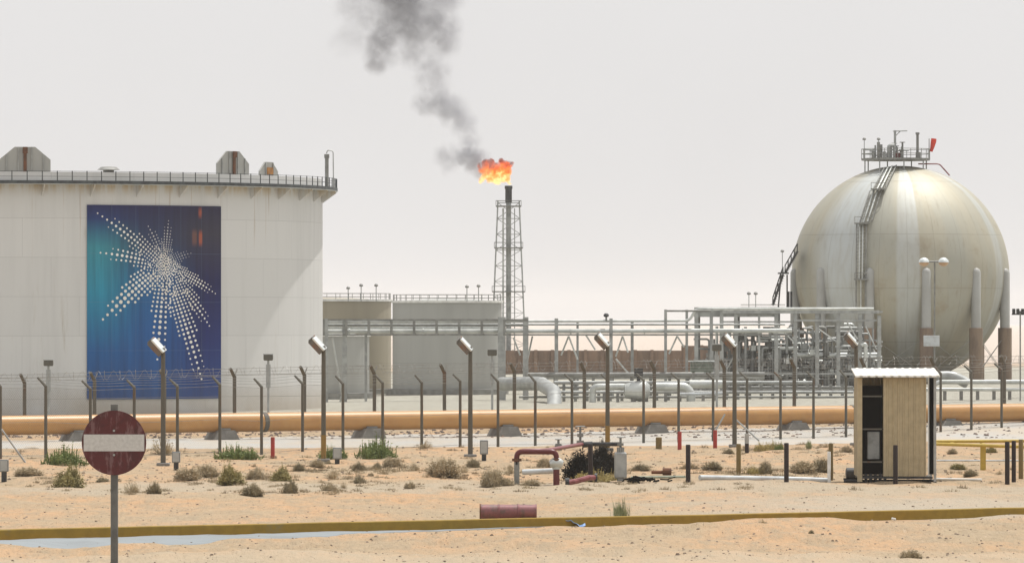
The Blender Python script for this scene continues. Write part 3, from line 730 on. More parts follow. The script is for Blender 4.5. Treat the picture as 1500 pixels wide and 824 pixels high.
tag(fo, 'orange gas flame blowing left from the flare tip', 'flame')

# ------------------------------------------------------------------ spherical tank
SD = 440.0
SC = P(1319, 402, SD); SR = 159 * SD / F
sz0 = gz(SC.x, SD)
SP = thing('spherical_tank', 'big beige and silver spherical gas tank on columns', 'spherical tank', (SC.x, SD, sz0))
prof = [(SR * math.sin(PI * i / 72), -SR * math.cos(PI * i / 72)) for i in range(73)]
so_ = MB().lathe(SC, [(max(r, .001), z) for r, z in prof], 144)
sph = so_.build('sphere_shell', M['sphere'], SP, True)
# put the shell's own origin at its centre so its paint follows the sphere
dlt = SC - world_loc(SP)
for v in sph.data.vertices: v.co -= dlt
sph.location = dlt
for k in range(12):
    th = math.radians(10 + 30 * k); rr = SR - .05
    c = Vector((SC.x + rr * math.sin(th), SC.y - rr * math.cos(th), 0))
    zt = SC.z + .28; zc = CH - (480 - HZ) * (SD - 7) / F
    lg = MB().lathe(c, [(.34, zc - .02), (.34, zt - .15), (.26, zt + .05), (.12, zt + .14), (.01, zt + .16)], 18).build('column', M['column'], SP, True)
    MB().lathe(c, [(.48, sz0 - .5), (.48, zc - .02), (.46, zc), (.01, zc)], 18).build('fireproofing', M['fireproof'], lg, True)
rods = MB()
for k in range(12):
    a, b = math.radians(10 + 30 * k), math.radians(40 + 30 * k); rr = SR - .05
    A = lambda w, z: Vector((SC.x + rr * math.sin(w), SC.y - rr * math.cos(w), z))
    rods.tube([A(a, 1.2), A(b, 4.0)], .02, 5); rods.tube([A(b, 1.2), A(a, 4.0)], .02, 5)
rods.build('brace_rods', M['galv_dark'], SP)
# crown platform
pz = P(0, 234, SD).z; pc = P(1312, 234, SD); pw = 50 * SD / F
pf = MB().lathe((pc.x, pc.y, 0), [(.02, pz - .06), (pw, pz - .06), (pw, pz + .1), (.02, pz + .1)], 12).build('crown_platform', M['galv_dark'], SP)
h = MB()
for i in range(16):
    w = 2 * PI * i / 16; p = Vector((pc.x + pw * math.sin(w), pc.y - pw * math.cos(w), pz)); h.tube([p, p + Vector((0, 0, .78))], .03, 4)
for z in (pz + .42, pz + .76): h.tube([Vector((pc.x + pw * math.sin(2 * PI * i / 32), pc.y - pw * math.cos(2 * PI * i / 32), z)) for i in range(33)], .028, 4, False)
h.build('handrail', M['galv_dark'], pf)
sp_ = MB()
for i in range(8):
    w = 2 * PI * i / 8 + .2; x, y = pc.x + pw * .93 * math.sin(w), pc.y - pw * .93 * math.cos(w)
    dd = (x - SC.x) ** 2 + (y - SC.y) ** 2; zz = SC.z + math.sqrt(max(.1, SR ** 2 - dd)) - .03
    sp_.tube([(x, y, zz), (x, y, pz - .05)], .05, 6)
sp_.build('platform_supports', M['galv'], SP)
# valves and pipes piled on the crown
rr_ = random.Random(5); vv = MB(); vp = MB()
for i in range(26):
    px = rr_.uniform(1278, 1322); y = SD + rr_.uniform(-1.6, 1.2); p = P(px, 233, SD); hgt_ = rr_.uniform(.3, 1.25)
    (vv if i % 2 else vp).tube([(p.x, y, pz), (p.x, y, pz + hgt_)], rr_.choice((.04, .07, .12)), 8)
    if i % 3 == 0: vv.lathe((p.x, y, pz + hgt_), [(.01, -.03), (.2, -.02), (.2, .03), (.01, .04)], 12)
    if i % 4 == 0: vp.tube([(p.x, y, pz + hgt_ * .7), (p.x + rr_.uniform(-.9, .9), y, pz + hgt_ * .7)], .06, 6)
vp.tube(rpath([P(1302, 233, SD - 1), P(1302, 213, SD - 1), P(1311, 213, SD - 1)], .25), .14, 8)
vv.build('crown_valves', M['galv_dark'], SP); vp.build('crown_pipes', M['galv'], SP)
MB().tube([P(1311, 234, SD), P(1311, 191, SD)], .09, 8).tube([P(1308, 192, SD), P(1329, 191.5, SD)], .045, 6).tube([P(1311, 200, SD), P(1319, 192, SD)], .03, 6).build('davit_mast', M['galv'], SP)
MB().tube([P(1344, 234, SD), P(1344, 197, SD)], .10, 8).tube([P(1344, 197, SD), P(1344, 194, SD)], .15, 8).box(P(1345, 229, SD), (.35, .3, .6)).build('vent_pipe', M['galv_dark'], SP)
MB().tube(rpath([P(1345, 240, SD - .6), P(1376, 240, SD - .6), P(1391, 257, SD - .6)], .2), .05, 8).build('spray_pipe', M['pinkred'], SP)
MB().box(P(1315, 228, SD - 1.2), (.5, .3, .45)).build('valve_box', M['red'], SP)
for px, yt, lb in ((1266, 204, 'round lamp on a thin pole, left end of the sphere top platform'), (1287, 204, 'round lamp on a thin pole, second from left on the sphere top')):
    small_lamp(px, yt, 234, SD, lb, 'lamps on top of the sphere', .03)
ws = thing('windsock', 'red windsock hanging at the right end of the sphere top platform', 'windsock', P(1361, 234, SD))
MB().tube([P(1361, 234, SD), P(1361, 203, SD)], .035, 6).build('pole', M['galv'], ws)
MB().tube([P(1368, 203, SD), P(1367.5, 207, SD), P(1366, 214, SD), P(1364, 222, SD)], [.19, .2, .16, .10], 10).build('sock', M['orange'], ws, True)
# ladder-tray of pipes down the front of the sphere
def on_sphere(px, py, out=.25):
    o = Vector((0, 0, CH)); dv = (P(px, py, SD) - o).normalized(); oc = o - SC
    b = oc.dot(dv); cc = oc.length_squared - (SR + out) ** 2; disc = b * b - cc
    if disc < 0: p = o + dv * (-b); return SC + (p - SC).normalized() * (SR + out)
    return o + dv * (-b - math.sqrt(disc))
def lerp2(a, b, t): return (a[0] + (b[0] - a[0]) * t, a[1] + (b[1] - a[1]) * t)
segs = [((1304, 244), (1288, 276)), ((1283, 278), (1268, 325)), ((1262, 327), (1261, 408))]
lt = MB(); lr = MB(); ls = MB()
for si, (a, b) in enumerate(segs):
    wpx = 9 if si < 2 else 7
    for k, off in enumerate((-1, -.35, .3, 1)):
        pts = [on_sphere(lerp2(a, b, t / 8)[0] + off * wpx, lerp2(a, b, t / 8)[1] - off * (2 if si < 2 else 0), .28) for t in range(9)]
        (ls if off in (-1, 1) else lt).tube(pts, .045 if off in (-1, 1) else .06, 6)
    for t in range(17 if si == 2 else 9):
        q0 = lerp2(a, b, t / (16 if si == 2 else 8)); lr.tube([on_sphere(q0[0] - wpx, q0[1] + 1.5, .3), on_sphere(q0[0] + wpx, q0[1] - 1.5, .3)], .022, 4)
tz = on_sphere(1260, 408, .28)
for off in (-7, 0, 7):
    a = on_sphere(1261 + off, 408, .28); (ls if off else lt).tube([a, Vector((a.x, a.y, a.z - 2.4))], .05, 6)
st_ = ls.build('ladder', M['galv_dark'], SP); lt.build('pipe_run', M['galv_light'], st_); lr.build('rungs', M['galv_dark'], st_)
for (px, py, w) in ((1286, 277, 1.0), (1261, 409, .95), (1262, 327, 1.0)):
    c = on_sphere(px, py, .35); pl = MB().box(c, (w, .8, .09))
    for s in (-1, 1): pl.tube([c + Vector((s * w / 2, -.4, 0)), c + Vector((s * w / 2, -.4, .45))], .025, 4)
    pl.tube([c + Vector((-w / 2, -.4, .45)), c + Vector((w / 2, -.4, .45))], .025, 4)
    pl.build('landing', M['galv_dark'], SP)
# spiral stair at the sphere's left side
STR = thing('access_stair', 'steep dark stair climbing the left side of the sphere', 'stair', P(1132, 448, SD - 3))
dS = SD - 3
def stair(m, t_, a, b, w=.9, n=12):
    A, Bv = P(*a, dS), P(*b, dS)
    for s in (-1, 1):
        o_ = Vector((0, s * w / 2, 0)); m.tube([A + o_, Bv + o_], .07, 5)
        u = Vector((0, 0, .55)); m.tube([A + o_ + u, Bv + o_ + u], .035, 4)
        for k in range(5): p = A.lerp(Bv, k / 4) + o_; m.tube([p, p + u], .025, 4)
    for k in range(n):
        p = A.lerp(Bv, (k + .5) / n); t_.box(p, (.3, w, .04))
ms, ts = MB(), MB()
stair(ms, ts, (1132, 447), (1147, 402)); stair(ms, ts, (1150, 400), (1168, 368))
ms.box(P(1147.5, 400, dS), (.75, 1.2, .1))
for px in (1140, 1153): ms.tube([P(px, 452, dS), P(px + (4 if px < 1150 else 0), 402, dS)], .06, 6)
ms.box(P(1155, 440, dS), (.16, .16, 1.3)); ms.box(P(1159, 440, dS), (.16, .16, 1.3))
ms.build('stringers', M['steel_black'], STR); ts.build('treads', M['galv_dark'], STR)
small_lamp(1146, 368, 400, SD - 3, 'lamp on a thin pole above the stair left of the sphere', None, .03)

# ------------------------------------------------------------------ pipe racks
RD = 372.0
def rk(px, py, dd=0): return P(px, py, RD + dd)
R1 = thing('pipe_bridge', 'long grey truss pipe bridge between the white tank and the pipework', 'pipe bridge', (rk(600, 0).x, RD, gz(rk(600, 0).x, RD)))
ch = MB()
for dd in (0, 1.2):
    ch.box(((rk(440, 0).x + rk(773, 0).x) / 2, RD + dd, rk(0, 468.5).z), (rk(773, 0).x - rk(440, 0).x, .12, .13))
    ch.box(((rk(440, 0).x + rk(773, 0).x) / 2, RD + dd, rk(0, 477).z), (rk(773, 0).x - rk(440, 0).x, .1, .07))
    ch.box(((rk(440, 0).x + rk(1160, 0).x) / 2, RD + dd, rk(0, 490).z), (rk(1160, 0).x - rk(440, 0).x, .12, .10))
for k in range(10):
    px = 441 + 33.1 * k
    for dd in (-.08, 1.28): ch.box(rk(px, 479.5, dd), (.16 if k % 1 == 0 else .1, .04, .95))
    ch.box(rk(px, 489, .6), (.1, 1.25, .1)); 
    if k < 9: ch.tube([rk(px, 490, 1.3), rk(px + 33, 469, 1.3)], .025, 4)
ch.build('truss', M['galv_dark'], R1)
for px, w, dd, yt in ((478, .2, 0, 466), (505, .28, .2, 470), (536, .16, 1.2, 470), (735, .48, .1, 464), (770, .34, .1, 464), (815, .22, .2, 466), (846, .14, 1.2, 470), (895, .2, .2, 466), (926, .18, 1.2, 470), (975, .17, .1, 453), (1006, .16, 1.2, 453), (1042, .2, .2, 453)):
    a = rk(px, yt, dd); z0 = gz(a.x, a.y) - .1
    c = MB(); hh = a.z - z0
    c.box((a.x, a.y - w * .35, z0 + hh / 2), (w, .03, hh)).box((a.x, a.y + w * .35, z0 + hh / 2), (w, .03, hh)).box((a.x, a.y, z0 + hh / 2), (.04, w * .7, hh))
    c.build('column', M['galv'], R1)
bc = MB()
for a, b in (((487, 494), (503, 590)), ((507, 560), (498, 588)), ((833, 492), (822, 520)), ((833, 492), (846, 526)), ((858, 490), (872, 512)), ((912, 492), (902, 522)), ((912, 492), (920, 516)), ((902, 525), (922, 548)), ((992, 492), (980, 518)), ((992, 492), (1002, 508)), ((752, 494), (762, 520)), ((780, 492), (772, 530))):
    bc.tube([rk(*a, .6), rk(*b, .6)], .055, 5)
bc.build('knee_braces', M['galv_light'], R1)
MB().tube([rk(975, 455, .1), rk(1042, 455, .1)], .06, 6).tube([rk(975, 455, 1.2), rk(1042, 455, 1.2)], .06, 6).build('top_rail', M['galv_dark'], R1)
def pipe(name, label, mat, pts, r, rad=.3, n=12, group=None, flanges=(), cat='pipe'):
    path = rpath(pts, rad)
    o = MB().tube(path, r, n)
    ob = o.build(name, mat, None, True); tag(ob, label, cat, group)
    if flanges:
        f_ = MB()
        for t in flanges:
            a, b = Vector(pts[0]), Vector(pts[1]); p = a.lerp(b, t); dn = (b - a).normalized()
            f_.tube([p - dn * .04, p + dn * .04], r * 1.3, n)
        f_.build('flange', mat, ob, True)
    return ob
GR = 'pipes running along the pipe bridge'
pipe('pipe', 'silver pipe low in the bridge, the thickest of its pipes', M['galv_light'], [rk(440, 485, .35), rk(1160, 484, .35)], .14, group=GR, flanges=(.1, .25, .41, .55, .7, .9))
pipe('pipe', 'upper silver pipe on the bridge rising in a step right of its middle', M['galv_light'], [rk(440, 471.5, .5), rk(1010, 469.5, .5), rk(1019, 452, .5), rk(1280, 452, .5)], .085, group=GR)
pipe('pipe', 'thin grey pipe just below the upper bridge pipe', M['galv'], [rk(440, 475, .85), rk(1150, 475, .85)], .06, group=GR)
pipe('pipe', 'pale thin pipe in the middle of the pipe bridge truss', M['lamp'], [rk(440, 480, .9), rk(735, 480, .9)], .05, group=GR)
v = rk(888, 462, .4); VV = thing('relief_valve', 'small dark round-headed valve on top of the pipe bridge', 'valve', rk(888, 469, .4))
MB().tube([rk(888, 469, .4), v], .06, 8).build('neck', M['galv_dark'], VV); MB().lathe(v, [(.01, -.1), (.15, -.06), (.17, .04), (.1, .13), (.01, .15)], 12).build('bonnet', M['steel_black'], VV, True)

# process structure with pipework
PD = 394.0
def pk(px, py, dd=0): return P(px, py, PD + dd)
R2 = thing('process_structure', 'tall open steel frame full of pipework left of the sphere', 'steel structure', (pk(1170, 0).x, PD, gz(pk(1170, 0).x, PD)))
colx = [1020, 1057, 1078, 1112, 1137, 1165, 1197, 1228, 1260, 1288]
for i, px in enumerate(colx):
    for dd in (0, 6):
        top = 452 if px < 1265 else 462
        if dd and i % 2: continue
        a = pk(px + (3 if dd else 0), top, dd); z0 = gz(a.x, a.y) - .1; hh = a.z - z0; w = .24 if px != 1112 else .14
        MB().box((a.x, a.y - w * .4, z0 + hh / 2), (w, .03, hh)).box((a.x, a.y + w * .4, z0 + hh / 2), (w, .03, hh)).box((a.x, a.y, z0 + hh / 2), (.04, w * .8, hh)).build('column', M['galv'] if not dd else M['galv_dark'], R2)
bs = MB()
for (x0, x1, py, dd, hgt_) in ((1017, 1268, 451.5, -.2, .16), (1058, 1288, 456.5, -.15, .2), (1020, 1288, 456.5, 6, .2), (1163, 1284, 469, -.2, .12), (1057, 1165, 471, .1, .1), (1057, 1288, 547, .1, .14), (1100, 1260, 570, -.1, .1), (1057, 1288, 520, 5.9, .16), (1137, 1288, 498, 6, .1)):
    a, b = pk(x0, py, dd), pk(x1, py, dd); bs.box(((a.x + b.x) / 2, a.y, a.z), (b.x - a.x, .14, hgt_))
for px in colx[1:]:
    for py in (456.5, 500, 547): 
        a = pk(px, py, 3); bs.box(a, (.1, 6, .12))
bs.build('beams', M['galv'], R2)
MB().box(((pk(1020, 0).x + pk(1140, 0).x) / 2, PD + 3, pk(0, 459).z), (pk(1140, 0).x - pk(1020, 0).x, 5.6, .42)).build('deck', M['galv'], R2)
d_ = MB()
for a, b in (((1240, 470), (1256, 497)), ((1268, 478), (1284, 512)), ((1137, 475), (1162, 500)), ((1197, 480), (1225, 500)), ((1065, 540), (1078, 516))):
    d_.tube([pk(*a, .2), pk(*b, .2)], .05, 5)
d_.build('diagonal_braces', M['galv_light'], R2)
hr2 = MB()
for (x0, x1, py) in ((1085, 1150, 446),):
    hr2.tube([pk(x0, py, 0), pk(x1, py, 0)], .03, 4); hr2.tube([pk(x0, py + 4, 0), pk(x1, py + 4, 0)], .04, 4)
hr2.build('top_handrail', M['galv_dark'], R2)
for px, yt, lb in ((1097, 430, 'left lamp of the pair on top of the steel structure'), (1107, 430, 'right lamp of the pair on top of the steel structure')):
    small_lamp(px, yt, 452, PD, lb, 'small lamps on the steel structure', .03)
bays = [(1022, 1055), (1060, 1077), (1080, 1110), (1114, 1136), (1139, 1163), (1167, 1195), (1199, 1226), (1230, 1258), (1262, 1286)]
bl = ['beside its left end column', 'behind the floodlight pole left of centre', 'just right of the fourth floodlight pole', 'in the dense bay left of the slanted fence post', 'in the bay under the foot of the stair', 'in the bay below the left sphere column', 'in the bay with the thick horizontal pipe', 'in the bay left of the shed roof', 'in the last bay, above the shed roof']
for bi, ((x0, x1), lb) in enumerate(zip(bays, bl)):
    r = random.Random(40 + bi); base = pk((x0 + x1) / 2, 0, 2)
    Q = thing('pipework', 'tangle of grey pipes and valves ' + lb, 'pipework', (base.x, PD + 2, gz(base.x, PD + 2)), 'pipework inside the steel structure')
    mats = ['galv', 'galv_dark', 'galv', 'galv_light', 'galv_dark']
    def one(kind):
        dd = r.uniform(.6, 5.2); mt = M[r.choice(mats)]
        g0 = gz(base.x, PD + dd)
        if kind == 0:
            px = r.uniform(x0, x1); yt = r.uniform(474, 540); a = pk(px, yt, dd); b = Vector((a.x, a.y, g0)); rr = r.choice((.05, .07, .1, .14))
            pts = [b, a] if r.random() < .4 else rpath([b, a, pk(px + r.choice((-14, 14, 9)), yt, dd)], .2)
            MB().tube(pts, rr, 8).build('pipe', mt, Q, True)
        elif kind == 1:
            py = r.uniform(478, 585); rr = r.choice((.05, .07, .1, .15))
            a, b = pk(x0 - 6, py, dd), pk(x1 + 6, py, dd)
            pts = [a, b] if r.random() < .5 else rpath([a, pk((x0 + x1) / 2, py, dd), pk((x0 + x1) / 2, py + r.uniform(8, 24), dd)], .2)
            MB().tube(pts, rr, 8).build('pipe', mt, Q, True)
        elif kind == 2:
            c = pk(r.uniform(x0 + 3, x1 - 3), r.uniform(505, 590), dd * .4)
            o = MB().box(c, (.3, .3, .34)).tube([c - Vector((.28, 0, 0)), c - Vector((.22, 0, 0))], .2, 10).tube([c + Vector((.22, 0, 0)), c + Vector((.28, 0, 0))], .2, 10).tube([c, c + Vector((0, 0, .45))], .05, 6).build('valve', mt, Q)
            MB().tube([c + Vector((.16 * math.cos(w), .16 * math.sin(w), .45)) for w in [2 * PI * k / 10 for k in range(11)]], .02, 4, False).build('handwheel', M['steel_black'], o)
        else:
            c = pk((x0 + x1) / 2, 0, 3.5); rr = r.uniform(.25, .42); zt = r.uniform(1.6, 3.2)
            MB().lathe((c.x, c.y, g0), [(rr * .8, 0), (rr, .2), (rr, zt), (rr * .8, zt + .18), (.02, zt + .26)], 16).build('drum', mt, Q, True)
    nn_ = 2.1 if 1 < bi < 8 else .8
    for k in range(int(7 * nn_)): one(0)
    for k in range(int(7 * nn_)): one(1)
    for k in range(int(5 * nn_)): one(2)
    one(3)
pipe('pipe', 'thick silver pipe across the steel structure at mid height', M['galv_light'], [pk(1168, 520, 1), pk(1290, 520, 1)], .19, group='large pipes in the steel structure')
pipe('pipe', 'silver pipe with a bend beside the slanted lamp over the shed', M['galv_light'], [pk(1262, 506, -.3), pk(1268, 503, -.3), pk(1268, 540, -.3)], .13, group='large pipes in the steel structure')
pipe('pipe', 'pale horizontal pipe low in the structure left of the shed', M['lamp'], [pk(1186, 568.5, -1.5), pk(1256, 568.5, -1.5), pk(1256, 595, -1.5)], .055, group='large pipes in the steel structure')
# low pipework in the yard
YD = 352.0
def yk(px, py, dd=0): return P(px, py, YD + dd)
def stanchions(pts, mat, label, d0):
    o = thing('pipe_supports', label, 'pipe supports', (pts[0][0], d0, 0))
    for p in pts:
        z0 = gz(p[0], p[1]) - .1; MB().box((p[0], p[1], (z0 + p[2]) / 2), (.18, .22, p[2] - z0)).build('stanchion', mat, o)
A = yk(700, 557, 12)
hp = pipe('insulated_pipe', 'large silver insulated pipe arching down under the pipe bridge', M['galv'], [yk(735, 562, 14), yk(792, 561, 10), yk(812, 574, 2), yk(812, 612, -2)], .42, rad=.9, n=18)
pipe('insulated_pipe', 'silver insulated pipe with a raised hump left of its valve body', M['galv_light'], [yk(868, 590, 4), yk(868, 566, 4), yk(915, 566, 4)], .2, rad=.35, n=14)
vb = yk(938, 572, 4); VB = thing('valve_body', 'bulky silver valve body under the pipe bridge', 'valve', (vb.x, vb.y, vb.z - .7))
MB().tube([vb + Vector((-.95, 0, 0)), vb + Vector((-.9, 0, 0)), vb + Vector((-.5, 0, 0)), vb + Vector((-.1, 0, 0)), vb + Vector((.3, 0, 0)), vb + Vector((.55, 0, 0))], [.25, .42, .5, .62, .6, .35], 18).build('body', M['galv_light'], VB, True)
MB().box(vb + Vector((-.1, 0, 1.05)), (.5, .45, .5)).tube([vb + Vector((-.1, 0, .5)), vb + Vector((-.1, 0, 1.0))], .12, 8).build('actuator', M['steel_black'], VB)
MB().box(vb + Vector((-.4, 0, -.65)), (.3, .5, .5)).box(vb + Vector((.3, 0, -.65)), (.3, .5, .5)).build('feet', M['concrete'], VB)
pipe('insulated_pipe', 'silver pipe running right from the bulky valve body', M['galv_light'], [yk(956, 566, 4), yk(1004, 566, 4), yk(1012, 575, 4), yk(1012, 592, 4)], .26, rad=.4, n=14)
pipe('insulated_pipe', 'short silver vessel-like pipe beneath the green-grey skid', M['galv_light'], [yk(1010, 562, 6), yk(1058, 562, 6)], .24, n=14)
pipe('pipe', 'thin pale pipe low in the yard beneath the green-grey skid', M['pipe_pale'], [yk(996, 577, 2), yk(1062, 576, 2)], .1)
a = yk(770, 549, 20); pipe('pipe', 'long low grey pipe across the yard in front of the brown wall', M['galv_dark'], [yk(770, 549, 20), yk(1120, 548, 20)], .16)
pipe('pipe', 'second low grey pipe across the yard at knee height', M['galv'], [yk(800, 553, 24), yk(1120, 553, 24)], .09)
for (py, dd, r_q, mt, x0_, x1_, lb) in ((560, 11, .11, 'galv', 812, 1190, 'upper low grey pipe crossing the yard behind the silver pipes'), (567, 10, .08, 'galv_dark', 800, 1250, 'dark thin low pipe crossing the yard to the steel structure'), (574, 9, .10, 'galv', 820, 1250, 'middle low grey pipe just above the yard gravel'), (581, 8, .07, 'galv_dark', 760, 1290, 'lowest dark pipe on the yard gravel')):
    pipe('pipe', lb, M[mt], [yk(x0_, py, dd), yk(x1_, py, dd)], r_q, group='low pipes crossing the yard')
stanchions([(yk(px, 0, 9.5).x, YD + 9.5, yk(px, 562, 9.5).z) for px in range(826, 1250, 17)], M['galv_dark'], 'close row of low supports carrying the yard pipes', YD + 9.5)
stanchions([(yk(px, 0, 21).x, YD + 21, yk(px, 552, 21).z) for px in range(785, 1120, 28)], M['galv_dark'], 'row of low grey pipe supports in the yard before the brown wall', YD + 21)
stanchions([(yk(px, 0, 4).x, YD + 4, yk(px, 575, 4).z) for px in (885, 905, 975, 996, 1030, 1048)], M['concrete'], 'short stubby supports under the silver yard pipes', YD + 4)
sk = yk(1028, 537, 16); SK = thing('equipment_skid', 'green-grey boxy equipment skid with pale top near the steel structure', 'equipment', (sk.x, sk.y, sk.z - .45))
MB().bevbox(sk, (1.35, 1.2, .62), .05).build('housing', simple('green_grey_paint', (.17, .2, .17), (.11, .13, .11), .6), SK)
MB().box(sk + Vector((0, 0, .35)), (1.6, 1.4, .07)).build('lid', M['lamp'], SK)
MB().box(sk + Vector((-.5, 0, -1.1)), (.12, 1, 1.6)).box(sk + Vector((.5, 0, -1.1)), (.12, 1, 1.6)).build('stand', M['galv_dark'], SK)
# right hand yard pipes
ED = 345.0
def ek(px, py, dd=0): return P(px, py, ED + dd)
pipe('pipe', 'thick pale pipe passing right behind the shed toward the edge', M['galv_light'], [ek(1360, 574, 1), ek(1372, 559, 1), ek(1530, 559, 1)], .13, group='pipes at ground level right of the shed')
pipe('pipe', 'lower pale pipe passing right behind the shed', M['galv_light'], [ek(1255, 570, 0), ek(1530, 570, 0)], .10, group='pipes at ground level right of the shed')
pipe('insulated_pipe', 'fat grey insulated pipe bending down right of the shed roof', M['galv'], [ek(1310, 553, 2), ek(1396, 550, 2), ek(1418, 562, 2)], .30, rad=.6, n=14, group='pipes at ground level right of the shed')
stanchions([(ek(px, 0, .5).x, ED + .5, ek(px, 572, .5).z) for px in (1384, 1408, 1432, 1456, 1479, 1503)], M['concrete'], 'row of concrete pipe supports right of the shed', ED)
# twin-globe lamp post with a white sign board
a = P(1369, 392, 330); g0 = gz(a.x, 330); TL = thing('lamp_post', 'tall lamp post with two round heads and a pale board, before the sphere', 'lamp post', (a.x, 330, g0))
MB().tube([(a.x, 330, g0), (a.x, 330, P(0, 382, 330).z)], .045, 8).build('pole', M['galv_dark'], TL)
MB().tube([P(1356, 383, 330), P(1381, 383, 330)], .05, 6).build('crossarm', M['galv_dark'], TL)
for px in (1353.5, 1382):
    c = P(px, 384, 330); MB().lathe(c, [(.01, .26), (.16, .22), (.27, .1), (.29, 0)], 16).build('lamp_shade', M['lamp'], TL, True)
    MB().lathe(c, [(.28, -.01), (.24, -.12), (.12, -.2), (.01, -.22)], 16).build('lamp_bowl', simple('amber_lamp_bowl', (.5, .33, .2), (.4, .25, .15), .3), TL, True)
MB().bevbox(P(1364.5, 499, 329.8), (.86, .06, .58), .02).build('board', M['pipe_pale'], TL)
# mast at the right edge with a bar of floodlights
a = P(1494.5, 0, 340); g0 = gz(a.x, 340); FM = thing('floodlight_mast', 'thin mast with a dark bar of floodlights at the right edge', 'lamp post', (a.x, 340, g0))
MB().tube([(a.x, 340, g0), (a.x, 340, P(0, 455, 340).z)], .045, 6).build('pole', M['galv_dark'], FM)
MB().tube([P(1482, 460, 340), P(1507, 460, 340)], .035, 6).build('bar', M['steel_black'], FM)
for px in (1485, 1491, 1498, 1505): MB().bevbox(P(px, 455.5, 340), (.17, .2, .28), .02).build('floodlight', M['steel_black'], FM)

# ------------------------------------------------------------------ orange pipeline
def PLp(px, yc, d): return P(px, yc, d)
pa, pb = PLp(-90, 623.8, 254), PLp(1590, 602.3, 281)
pl = MB().tube([pa.lerp(pb, i / 30) for i in range(31)], .405, 28).build('pipeline', M['orange_pipe'], None, True)
tag(pl, 'long orange pipeline crossing the whole view on low supports', 'pipeline')
def pl_at(px):
    lo, hi = 0., 1.
    for _ in range(40):
        mid = (lo + hi) / 2; p = pa.lerp(pb, mid)
        if CX + F * p.x / p.y < px: lo = mid
        else: hi = mid
    return pa.lerp(pb, lo)
dn = (pb - pa).normalized()
for px in (386, 1249, 1062, 700): 
    p = pl_at(px); big = px in (386, 1249)
    MB().tube([p - dn * (.10 if big else .03), p + dn * (.10 if big else .03)], .43 if big else .412, 28).build('coupling_band', M['post'] if big else M['orange_pipe'], pl, True)
labs = ['leftmost concrete saddle under the orange pipeline, behind the no-entry sign', 'concrete saddle under the pipeline below the banner right edge', 'concrete saddle under the pipeline left of the tall green bush', 'concrete saddle under the pipeline right of the third floodlight', 'concrete saddle under the pipeline behind the left red marker post', 'concrete saddle under the pipeline right of the propped fence post', 'concrete saddle under the pipeline just right of the shed']
for px, lb in zip((112, 325, 540, 739, 955, 1162, 1387), labs):
    p = pl_at(px); zb = gz(p.x, p.y) - .15; w = .72
    ex = dn.copy(); ex.z = 0; ex.normalize(); ey = Vector((-ex.y, ex.x, 0)); zt = p.z - .32
    poly = [p - ex * w * .95, p + ex * w * .95, p + ex * w * .5, p - ex * w * .5]
    for q_, z in zip(poly, (zb, zb, zt, zt)): q_.z = z
    SDL = thing('pipe_saddle', lb, 'pipe support', (p.x, p.y, zb), 'concrete saddles under the pipeline')
    MB().prism([q_ - ey * .55 for q_ in poly], ey * 1.1).build('block', M['concrete'], SDL)
    MB().box((p.x, p.y - .05, zt + .05), (.5, .7, .08), (0, 0, math.atan2(ex.y, ex.x))).build('bearing_pad', M['concrete'], SDL)

# ------------------------------------------------------------------ fences
def nf(t): return (-17 + .61 * t, 224 + .79 * t)
NF = thing('security_fence', 'near wire fence of thin slanted-arm posts in front of the orange pipeline', 'fence', (nf(30)[0], nf(30)[1], 0))
ts_ = [-9.8 + 2.45 * k for k in range(34)]
fdir = Vector((.61, .79, 0)).normalized(); fn = Vector((-.79, .61, 0))
tops = []
for i, t in enumerate(ts_):
    x, y = nf(t); z = gz(x, y)
    k_ = Vector((x, y, z + 2.6)); arm = fn * .22 + Vector((-.12, 0, .3)) + Vector((rnd.uniform(-.03, .03), 0, rnd.uniform(-.03, .02)))
    tops.append((Vector((x, y, z)), k_, k_ + arm))
    MB().tube([(x, y, z - .1), k_, k_ + arm * .25, k_ + arm], [.062, .062, .055, .04], 7).build('post', M['post'], NF)
wr = MB()
for a, b in zip(tops[:-1], tops[1:]):
    for f_ in (.3, .65, .97):
        p, q2 = a[1].lerp(a[2], f_), b[1].lerp(b[2], f_); mid = p.lerp(q2, .5) - Vector((0, 0, .02)); wr.tube([p, mid, q2], .007, 3, False)
    for zz in (2.55, 1.3, .08):
        wr.tube([a[0] + Vector((0, 0, zz)), b[0] + Vector((0, 0, zz))], .008, 3, False)
wr.build('barbed_wire', M['wire'], NF)
cl = MB(); S_ = .11
for a, b in zip(tops[:-1], tops[1:]):
    L = (b[0] - a[0]).length; nseg = int(L / S_); hgt_ = 2.5
    for k in range(-int(hgt_ / S_), nseg):
        for sgn in (1, -1):
            s0, s1 = k * S_, k * S_ + hgt_
            z0_, z1_ = 0., hgt_
            if s0 < 0: z0_ = -s0; s0 = 0
            if s1 > L: z1_ = hgt_ - (s1 - L); s1 = L
            if z1_ <= z0_: continue
            pa_, pb_ = a[0].lerp(b[0], s0 / L), a[0].lerp(b[0], s1 / L)
            za, zb_ = (z0_, z1_) if sgn > 0 else (hgt_ - z0_, hgt_ - z1_)
            pa_ = pa_ + Vector((0, 0, za + .03)); pb_ = pb_ + Vector((0, 0, zb_ + .03))
            o_ = fn * .0025
            w_ = Vector((0, 0, .0028))
            cl.add([pa_ - w_, pb_ - w_, pb_ + w_, pa_ + w_], [(0, 1, 2, 3)])
cl.build('chain_link', M['mesh_wire'], NF)
FF = thing('security_fence', 'far fence of stout bent-top posts behind the orange pipeline', 'fence', (0, 284, 0))
ftops = []
